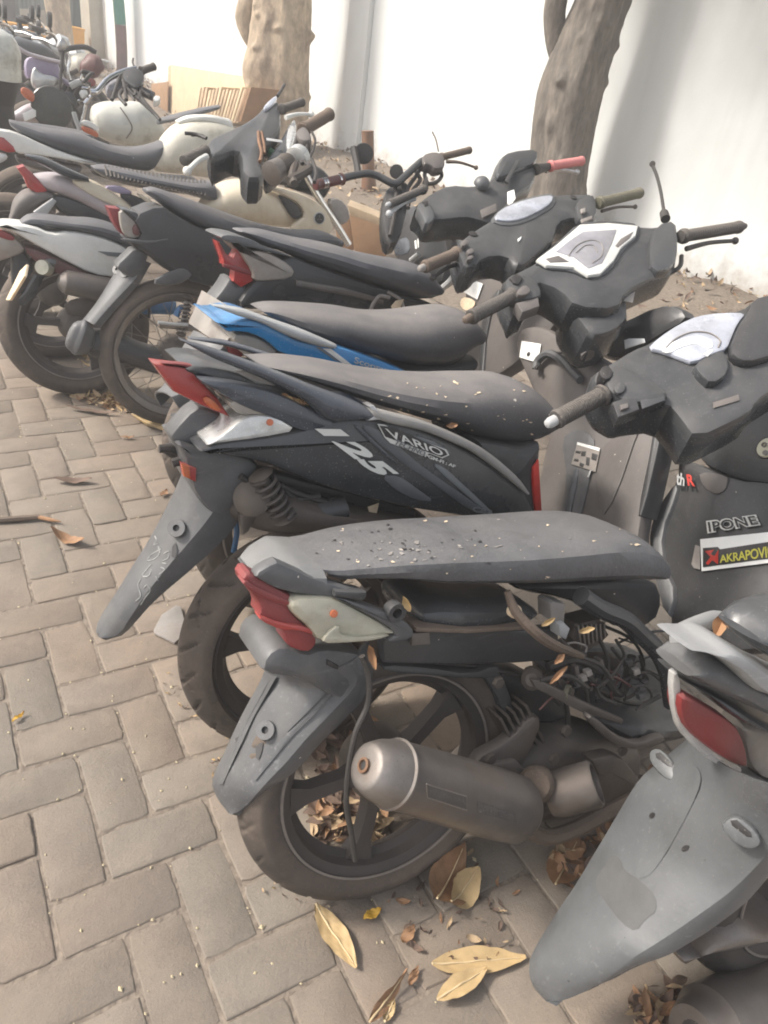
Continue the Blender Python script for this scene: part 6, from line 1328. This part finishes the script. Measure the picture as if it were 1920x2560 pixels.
# ---- crowd of plain motorcycles farther back: one built, the others copied
def plain_bike():
    T = Thing('motorcycle', 'distant dark motorcycle in the packed crowd before the yellow boxes', 'motorcycle', (.7, 8.4, 0), R_(-4), R_(6), 'far motorcycles packed at the end of the yard')
    wheel(T, 'rear_wheel', 0, .29, .1, .225, 5, 'tyre', 'rim_black', line=False); wheel(T, 'front_wheel', 1.25, .29, .09, .225, 5, 'tyre', 'rim_black', line=False)
    def body(name, st, mt, e=2.5):
        a = np.linspace(0, 2 * np.pi, 16, endpoint=False); ca = np.sign(np.cos(a)) * np.abs(np.cos(a)) ** (2 / e); sa = np.sign(np.sin(a)) * np.abs(np.sin(a)) ** (2 / e)
        T.add(name, g_rings([np.stack([np.full(16, x), ca * w_, z + sa * h], 1) for x, z, w_, h in st]), mt)
    body('seat', [(-.3, .84, .03, .02), (-.25, .84, .1, .04), (.1, .79, .13, .05), (.4, .76, .12, .05), (.45, .76, .06, .03)], 'seat_vinyl')
    body('tank', [(.4, .8, .05, .05), (.48, .84, .13, .1), (.65, .88, .15, .12), (.85, .86, .1, .1), (.95, .84, .04, .05)], 'dark_body', 2.3)
    body('tail_cowl', [(-.42, .82, .02, .02), (-.3, .79, .08, .05), (.2, .7, .1, .07), (.3, .68, .04, .04)], 'panel_black')
    body('engine_case', [(.35, .42, .08, .1), (.45, .45, .14, .17), (.75, .42, .14, .17), (.85, .42, .06, .1)], 'engine', 3)
    body('headlamp', [(1.0, .88, .06, .06), (1.08, .88, .1, .1), (1.16, .87, .085, .085), (1.18, .87, .03, .03)], 'clear_lens', 2)
    T.tube('handlebar', [(.78, -.36, 1.03), (.88, -.26, 1.02), (.95, -.08, .97), (.95, .08, .97), (.88, .26, 1.02), (.78, .36, 1.03)], .014, 'chrome')
    for s_ in (-1, 1):
        T.tube('fork_tube', [(.98, s_ * .09, .95), (1.25, s_ * .09, .29)], .02, 'steel_dirty')
        T.tube('hand_grip', [(.7, s_ * .42, 1.03), (.8, s_ * .345, 1.03)], .02, 'grip_black')
        T.tube('mirror_stem', [(.88, s_ * .27, 1.03), (.86, s_ * .31, 1.06), (.85, s_ * .33, 1.09)], .007, 'cable')
        T.disc('mirror', (.845, s_ * .34, 1.11), (-1, 0, .1), .055, .03, 'cable', 16)
    T.solid_local = None
    return T
pb = plain_bike(); proto = pb.o
kids = [c for c in C.objects if c.parent == proto]; sub = {c.name: [g for g in C.objects if g.parent == c] for c in kids}
k_ = 0
for y, x in [(7.7, .35), (8.15, .1), (8.55, .42), (8.95, .12), (9.4, .5), (9.9, .25)]:
    if k_ == 0: o = proto
    else:
        o = proto.copy(); C.objects.link(o)
        for c in kids:
            d = c.copy(); C.objects.link(d); d.parent = o
            for q in sub[c.name]: e = q.copy(); C.objects.link(e); e.parent = d
    o.location = (x + rng.uniform(-.1, .1), y, 0); o.rotation_euler = (-R_(rng.uniform(3, 11)), 0, R_(rng.uniform(-14, 8))); o.scale = (1, 1, 1) if x < 2 else (.8, .9, .8); k_ += 1
# ================================================================== things along the wall and at the far end
def vplane(bx, by):
    B_ = world_z(bx, by, 0); hf = np.array([nF[0], nF[1], 0]); hf /= np.linalg.norm(hf)
    return B_, hf
# leaning pale board and fan of planks
B_, hf = vplane(480, 316)
BD = Thing('board', 'large pale plywood board leaning upright against the white wall', 'board', tuple(B_ + wn * .0))
pl = ((0, 0, 0), tuple(wn))
BD.solid('sheet', '427,162 616,192 650,200 640,320 424,300', pl, .03, 'board', .003); BD.solid('edge_strip', '420,166 427,162 424,300 418,302', pl, .03, 'plank', .002)
CB = Thing('cardboard', 'small flat brown cardboard standing left of the pale board', 'cardboard', tuple(B_ + wn * .05))
CB.solid('sheet', '378,210 420,204 418,296 384,262', pl, .01, 'cardboard', .002)
PK = Thing('plank_stack', 'fan of thin wooden planks stacked on edge before the pale board', 'planks', tuple(B_ + wn * .35))
for k in range(15):
    f_ = k / 14; x0 = 496 + 122 * f_; x1 = 482 + 108 * f_; j = rng.uniform(-4, 4)
    PK.solid('plank', [(x0, 222 + j), (x0 + 6, 220 + j), (x1 + 6, 306), (x1, 308)], ((0, 0, 0), tuple(wn)), .5, 'plank' if k % 3 else 'board', .002)
PK.solid('plank', '614,224 628,218 602,304 590,304', ((0, 0, 0), tuple(wn)), .5, 'cardboard', .002)
# post stump
B_, hf = vplane(924, 500)
PO = Thing('post', 'short reddish-brown sawn wooden post by the wall, behind the round mirror', 'post', tuple(B_))
def vp(T, B_, hf, px, py): return T.on([(px, py)], ((0, 0, 0), tuple(hf)))[0]
PO.tube('post_shaft', [vp(PO, B_, hf, *q) for q in ((924, 505), (922, 470), (921, 420), (920, 370), (919, 327))], [.085, .075, .06, .057, .058], 'rust', 12, 3)
# cardboard box
B_, hf = vplane(905, 650)
BX = Thing('cardboard_box', 'crumpled brown cardboard box on the litter between the cream tank and scooters', 'box', tuple(B_))
pl = ((0, 0, 0), tuple(-hf))
BX.solid('front', '874,536 930,556 986,580 984,600 966,640 900,660 884,620', pl, .03, 'cardboard', .004); BX.solid('flap', '868,512 940,540 988,570 986,580 930,558 876,538', pl, .2, 'plank', .004)
BX.solid('side', '836,560 872,536 884,620 880,650 850,640', pl, .03, 'cardboard', .004, 0, -.1)
# green and maroon pole
t_ = wall_t(308)
PB = wallp(t_ - .6, .35); hf2 = np.array([nF[0], nF[1], 0]); hf2 /= np.linalg.norm(hf2)
PP_ = Thing('pole', 'thin pole by the wall, painted green above and maroon below', 'pole', tuple(PB))
def pv(px, py): return PP_.on([(px, py)], ((0, 0, 0), tuple(hf2)))[0]
r_ = 11 / F_PX * np.linalg.norm(PB - CAMP)
PP_.tube('lower_shaft', [(0, 0, -.1), pv(305, 175), pv(301, 62)], r_, 'pole_maroon', 14, 2); PP_.tube('upper_shaft', [pv(301, 61.5), pv(296, 0), pv(284, -160)], r_, 'green_paint', 14, 2)
# pale upright at the left edge, a guessed shape for an unidentified thing
PL = np.array([.30, 5.15, 0]); PT = Thing('pale_upright', 'pale-topped black upright at the left edge of the picture', 'pale_upright', tuple(PL))
def pv3(px, py): return PT.on([(px, py)], ((0, 0, 0), tuple(hf2)))[0]
c = [pv3(-10, y) for y in (300, 190)]; d = [pv3(-10, y) for y in (189, 120, 84, 70)]
w_ = 1 / F_PX * np.linalg.norm(PL - CAMP)
PT.tube('base', [(c[0][0], c[0][1], -.4), c[0], (c[0] + c[1]) / 2, c[1]], [30 * w_, 34 * w_, 32 * w_, 42 * w_], 'cable', 18, 2); PT.tube('cap', d, [44 * w_, 42 * w_, 30 * w_, 12 * w_], 'tank_white', 18, 4)
# far end of the yard
FY = 19.5
def fp2(x, y, off=0):
    d = ray(x, y); return CAMP + d * ((FY - off - CAMP[1]) / d[1])
def fbox(name, label, cat, q, depth, mt, off=0, parts=()):
    T = Thing(name, label, cat, tuple(fp2(*pts(q)[0], off)))
    T.solid(name + '_face', q, ((0, 0, 0), (0, -1, 0)), depth, mt, .01)
    for n_, q2, m2, dp in parts: T.solid(n_, q2, ((0, -dp, 0), (0, -1, 0)), dp + .02, m2, .006)
    return T
sh = [('shutter_slat', f'{44 + k * 11},-60 {52 + k * 11},-60 {54 + k * 11},30 {46 + k * 11},30', 'shutter_grey', .05) for k in range(6)]
fbox('building', 'dim building front with grey shutter and dark doors at the yard end', 'building', '-200,-200 330,-200 330,150 -200,150', .3, 'shutter_grey', 0,
     [('door', '6,-100 36,-100 40,90 10,90', 'brown_door', .06), ('shutter_post', '-30,-100 4,-100 8,90 -30,90', 'beige_wall', .08), ('side_door', '186,-100 214,-100 216,110 184,110', 'dark_door', .06)] + sh)
fbox('panel', 'beige sheet standing in front of the grey shutter', 'panel', '50,22 112,26 122,80 54,76', .06, 'beige_wall', .6)
for q, lb in (('17,57 40,60 40,150 18,150', 'leftmost small yellow box in the far yard'), ('42,60 86,66 84,160 44,160', 'wide yellow box left of the far tree trunk'), ('104,68 128,72 128,168 102,164', 'yellow box just left of the far tree trunk'), ('168,66 212,74 212,176 172,170', 'yellow box right of the far tree trunk')):
    T = Thing('crate', lb, 'box', tuple(fp2(*pts(q)[3], 2.2)), group='yellow boxes at the end of the yard')
    T.solid('crate_body', q, ((0, 0, 0), (0, -1, 0)), .5, 'yellow_box', .02); p_ = pts(q)
    T.solid('crate_rim', [p_[0] + (-1, -1), p_[1] + (1, -1), p_[1] + (1, 3), p_[0] + (-1, 3)], ((0, -.01, 0), (0, -1, 0)), .52, 'yellow_box', .006)
B3 = fp2(148, 100, 3.2); B3[2] = 0
FT = Thing('tree', 'pale straight tree trunk between the yellow boxes at the far end', 'tree', tuple(B3))
def ft(px, py): return FT.on([(px, py)], ((0, 0, 0), (0, -1, 0)))[0]
k = np.linalg.norm(B3 - CAMP) / F_PX
FT.tube('trunk', [(0, 0, -.05), ft(150, 96), ft(148, 50), ft(142, 0), ft(134, -120), ft(130, -300)], [30 * k, 26 * k, 22 * k, 24 * k, 22 * k, 18 * k], 'bark_tan', 16, 4)

# ================================================================== leaves and scraps on the paving
def leaf(p1, p2, wr, mt, label, curl=.3, twist=.2, z=.004, vein=True, name='dry_leaf', seed=1, cat='leaf', tilt=0):
    a = world_z(*p1, z); b_ = world_z(*p2, z); L = np.linalg.norm(b_ - a); T = Thing(name, label, cat, tuple((a + b_) / 2), math.atan2(b_[1] - a[1], b_[0] - a[0]))
    rg = np.random.default_rng(seed); n = 14; v = []; f = []; mid = []
    for i in range(n + 1):
        t = i / n; w_ = wr * L * math.sin(math.pi * (t * .94 + .03)) ** .85 * (1.15 - .3 * t); x = (t - .5) * L; zz = curl * L * (t - .5) ** 2 + .004 + .002 * math.sin(t * 9 + seed); tw = twist * (t - .5) + tilt
        mid.append((x, 0, zz + .0012))
        for s_ in np.linspace(-1, 1, 9):
            ww = w_ * (1 + rg.normal(0, .02)); h = abs(s_) ** 1.4 * w_ * .22 + .0016 * math.sin(s_ * 7 + t * 22 + seed)
            v.append((x, s_ * ww * math.cos(tw) - h * math.sin(tw), zz + h * math.cos(tw) + s_ * ww * math.sin(tw)))
    for i in range(n):
        for k in range(8): q = i * 9 + k; f.append((q, q + 1, q + 10, q + 9))
    v = np.array(v); v[:, 2] -= min(0, v[:, 2].min()) - .0005
    lo = min(0, min(q[2] for q in mid))
    T.add('blade', (v, f), mt, ang=80)
    mz = [(q[0], 0, v[i * 9 + 4][2] + .0008) for i, q in enumerate(mid)]
    if vein: T.tube('midrib', mz[:-1], [.0022, .0016, .0008], 'vein', 6, 1)
    return T
leaf((788, 2268), (890, 2424), .17, 'leaf_tan', 'long tan leaf with pale midrib, tip under the nearest rear tyre', .15, .3, seed=2)
leaf((1078, 2416), (1312, 2398), .14, 'leaf_tan', 'broad tan leaf pointing at the pale grey mudguard', .12, -.2, seed=3)
leaf((1092, 2502), (1216, 2424), .17, 'leaf_tan', 'pale tan leaf overlapping the broad leaf beside the pale mudguard', .1, .25, z=.016, seed=4)
leaf((920, 2570), (1012, 2440), .12, 'leaf_brown', 'curled brown leaf standing on edge at the bottom of the picture', .5, 1.4, seed=5, tilt=.8)
leaf((960, 2560), (985, 2500), .2, 'leaf_tan', 'small yellowish leaf tucked behind the curled brown leaf', .2, .2, seed=15)
leaf((908, 2300), (952, 2276), .24, 'leaf_yellow', 'small orange-yellow leaf near the bottom of the nearest tyre', .1, .1, vein=False, seed=6)
leaf((1080, 2290), (1150, 2150), .36, 'leaf_brown', 'large crumpled brown leaf leaning on the nearest tyre', .9, 1.0, seed=7, tilt=.7)
leaf((1120, 2280), (1190, 2190), .3, 'leaf_tan', 'crumpled grey-tan leaf right of the large brown leaf by the tyre', .8, -1.0, seed=8, tilt=.5)
leaf((1004, 2364), (1034, 2318), .25, 'leaf_brown', 'small brown shred on the paving below the nearest tyre', .6, .8, vein=False, seed=9)
leaf((1022, 2468), (1044, 2420), .2, 'leaf_brown', 'tiny upright brown leaf beside the curled brown leaf', .4, .8, vein=False, seed=10)
leaf((30, 1808), (62, 1784), .16, 'leaf_yellow', 'bright yellow leaf alone on the paving at the left edge', .3, .8, vein=False, seed=11)
leaf((134, 1204), (230, 1206), .15, 'leaf_dark', 'dark boat-shaped leaf alone on the paving at left', .4, .3, vein=False, seed=12)
leaf((130, 1338), (212, 1368), .17, 'leaf_brown', 'curled brown leaf just below the dark stick', .9, .9, vein=False, seed=13)
leaf((330, 1044), (442, 1088), .11, 'leaf_tan', 'long pale leaf by the wire-spoked wheel', .15, .5, seed=14)
leaf((166, 1022), (292, 1040), .06, 'leaf_dark', 'narrow dark leaf in front of the white scooter wheel', .3, .5, vein=False, seed=16)
leaf((300, 1096), (336, 1096), .16, 'leaf_brown', 'short rusty leaf below the long pale leaf', .5, .6, vein=False, seed=17)
leaf((402, 1244), (418, 1230), .3, 'leaf_brown', 'tiny rusty leaf left of the mudguard lettered scooter', .5, .6, vein=False, seed=18)
leaf((1560, 2210), (1600, 2130), .3, 'leaf_brown', 'dry leaf half hidden behind the pale grey mudguard', .6, .8, seed=19)
leaf((1380, 2230), (1440, 2110), .25, 'leaf_brown', 'rust-coloured leaf left of the pale grey mudguard', .6, .8, seed=20)
SK = Thing('stick', 'dark flat stick lying on the paving at the left edge', 'stick', tuple(world_z(70, 1296, 0)))
q = [SK.L(world_z(*p, .012)) for p in ((-30, 1302), (40, 1297), (100, 1292))]; SK.tube('stick_shaft', q, [.008, .010, .008], 'grip_brown', 7, 2)
q = [SK.L(world_z(*p, .012)) for p in ((98, 1293), (130, 1300), (152, 1304))]; SK.tube('stick_end', q, [.007, .006, .002], 'leaf_brown', 7, 2)
PC = Thing('plate', 'worn grey-pink flat plate lying under the second rear tyre', 'plate', tuple(world_z(412, 1560, 0)))
PC.solid('plate_sheet', '440,1512 452,1516 470,1580 436,1606 386,1582 384,1574 404,1536', ((0, 0, .012), (0, 0, 1)), .008, 'plate_grey', .002, 0)
# leaves on the vehicles
def air_leaf(px1, px2, z, wr, mt, label, seed, **k): return leaf(px1, px2, wr, mt, label, z=z, seed=seed, **k)
def on_thing(T0, p1, p2, y, wr, mt, label, seed):
    a, b_ = T0.W(T0.Y(*p1, y)), T0.W(T0.Y(*p2, y)); T = Thing('dry_leaf', label, 'leaf', tuple((a + b_) / 2)); d = b_ - a; L = np.linalg.norm(d); d /= L
    nn = CAMP - (a + b_) / 2; nn -= d * (nn @ d); nn /= np.linalg.norm(nn); s_ = np.cross(nn, d); rg = np.random.default_rng(seed); v = []; f = []
    for i in range(9):
        t = i / 8; w_ = wr * L * math.sin(math.pi * (t * .92 + .04)) ** .8
        for k in (-1, -.5, 0, .5, 1): v.append(d * (t - .5) * L + s_ * k * w_ * (1 + rg.normal(0, .12)) * .75 + nn * (.7 * abs(k) * w_ + (.9 if seed % 2 else .4) * L * (t - .5) ** 2 + .2 * w_ * math.sin(t * 8 + seed) + rg.normal(0, .0008)))
    for i in range(8):
        for k in range(4): q = i * 5 + k; f.append((q, q + 1, q + 6, q + 5))
    T.add('blade', (v, f), mt, ang=80); return T
on_thing(S0, (1790, 1586), (1822, 1520), -.02, .3, 'leaf_brown', 'brown leaf caught on the grey grab rail of the cut-off scooter', 31)
on_thing(S1, (1006, 1488), (1024, 1526), -.13, .22, 'leaf_tan', 'tan leaf wedged behind the cream lamp under the seat', 32)
on_thing(S1, (920, 1604), (936, 1664), -.13, .18, 'leaf_brown', 'brown leaf hanging below the cream indicator lamp', 33)
on_thing(S1, (1352, 1566), (1386, 1546), -.13, .2, 'leaf_tan', 'small leaf by the grey electrical connector', 34)
on_thing(S1, (1440, 1582), (1480, 1572), -.15, .2, 'leaf_tan', 'small leaf lying on the finned regulator', 35)
on_thing(S1, (1386, 1660), (1410, 1636), -.15, .3, 'leaf_brown', 'torn leaf on the stick in the open engine bay', 36)
on_thing(S1, (1372, 1712), (1416, 1668), -.15, .14, 'leaf_brown', 'narrow shred of leaf hanging under the stick', 39)
on_thing(S2, (1112, 1066), (1140, 1062), -.135, .3, 'leaf_brown', 'tiny curled leaf on the silver trim below the dusty seat', 37)
for k in range(9):
    x = 702 + k * 11; y = 984 + k * 4; on_thing(S2, (x, y + rng.uniform(-3, 3)), (x + 18, y + 8 + rng.uniform(-4, 4)), -.11, .34, ['leaf_brown', 'leaf_tan'][k % 2], 'curled brown leaf in the heap on the lettered scooter tail', 40 + k).o['group'] = 'leaf heap on the lettered scooter tail'
# litter heaps: nobody could count them
def heap(name, poly, n, mts, label, zmax=.05, lmin=.03, lmax=.09):
    P = pts(poly); lo, hi = P.min(0), P.max(0); sp = []
    while len(sp) < n:
        q = rng.uniform(lo, hi)
        if inside(P, *q): p = world_z(*q, 0); p[2] = .004 + rng.random() ** 2 * zmax; sp.append(p)
    o = scatter(name, sp, mts, lmin, lmax, .35); o['label'] = label; return o
heap('leaf_heap', '770,2000 860,1960 960,2030 960,2110 860,2120 790,2100', 140, ['leaf_brown', 'leaf_dark', 'leaf_dark', 'debris'], 'heap of small dry leaves seen through the nearest wheel', .09, .02, .06)
heap('leaf_heap', '740,1770 860,1740 1000,1900 900,1990 760,1930', 60, ['leaf_brown', 'leaf_dark', 'leaf_dark'], 'dry leaves behind the nearest wheel', .05)
heap('leaf_heap', '1360,2160 1520,2060 1640,1900 1560,2140 1440,2260', 70, ['leaf_brown', 'leaf_brown', 'leaf_dark', 'debris'], 'dry leaves left of the pale mudguard', .04, .02, .06)
heap('leaf_heap', '1560,2560 1590,2490 1680,2470 1760,2500 1720,2620 1580,2620', 90, ['debris', 'leaf_dark', 'leaf_brown'], 'straw-like litter under the pale mudguard', .05, .02, .05)
heap('leaf_heap', '160,985 300,985 420,1020 480,1060 360,1040 200,1010', 120, ['debris', 'leaf_tan', 'leaf_brown'], 'tan litter around the wire-spoked wheel', .02, .02, .06)
heap('leaf_heap', '200,880 290,880 300,960 220,960', 40, ['debris', 'leaf_tan'], 'tan litter behind the white scooter wheel', .04)
heap('litter_crumbs', '930,2230 1180,2120 1330,2200 1300,2400 1120,2440 980,2340', 42, ['leaf_brown', 'debris', 'leaf_dark', 'leaf_dark'], 'crumbs of dry leaf on the paving right of the nearest tyre', .01, .008, .03)
heap('litter_crumbs', '420,1600 620,1850 760,2260 640,2250 540,1960 400,1720', 60, ['debris', 'leaf_dark', 'leaf_tan'], 'crumbs of dry leaf on the paving left of the nearest tyre', .006, .006, .016)
# seeds and grit in the joints
oct_v = np.array([(1, 0, 0), (-1, 0, 0), (0, 1, 0), (0, -1, 0), (0, 0, 1), (0, 0, -1)], float); oct_f = [(0, 2, 4), (2, 1, 4), (1, 3, 4), (3, 0, 4), (2, 0, 5), (1, 2, 5), (3, 1, 5), (0, 3, 5)]
gs = []
for _ in range(1500):
    i = rng.integers(-14, 14); j = rng.integers(-26, 12); t = rng.random(2)
    if rng.random() < .72: t[rng.integers(2)] = rng.normal(0, .035)
    x, y = GX + (i + t[0]) * U0, GY - (j + t[1]) * U0; px, py, z = proj((x, y, 0))
    if z < .5 or not (-20 < px < 1940 and 800 < py < 2600): continue
    r = rng.uniform(.0012, .0032) * (1 if rng.random() < .9 else 1.5); gs.append((oct_v * (r * 1.4, r, r * .8) @ rotm(0, 0, rng.uniform(0, 6)).T + (x, y, r * .6), oct_f))
v, f = join(gs); o = bpy.data.objects.new('fallen_seeds', new_mesh('fallen_seeds', v, f, 'seed')); C.objects.link(o); o['kind'] = 'stuff'; o['label'] = 'tiny pale seeds and grit scattered over the paving joints'
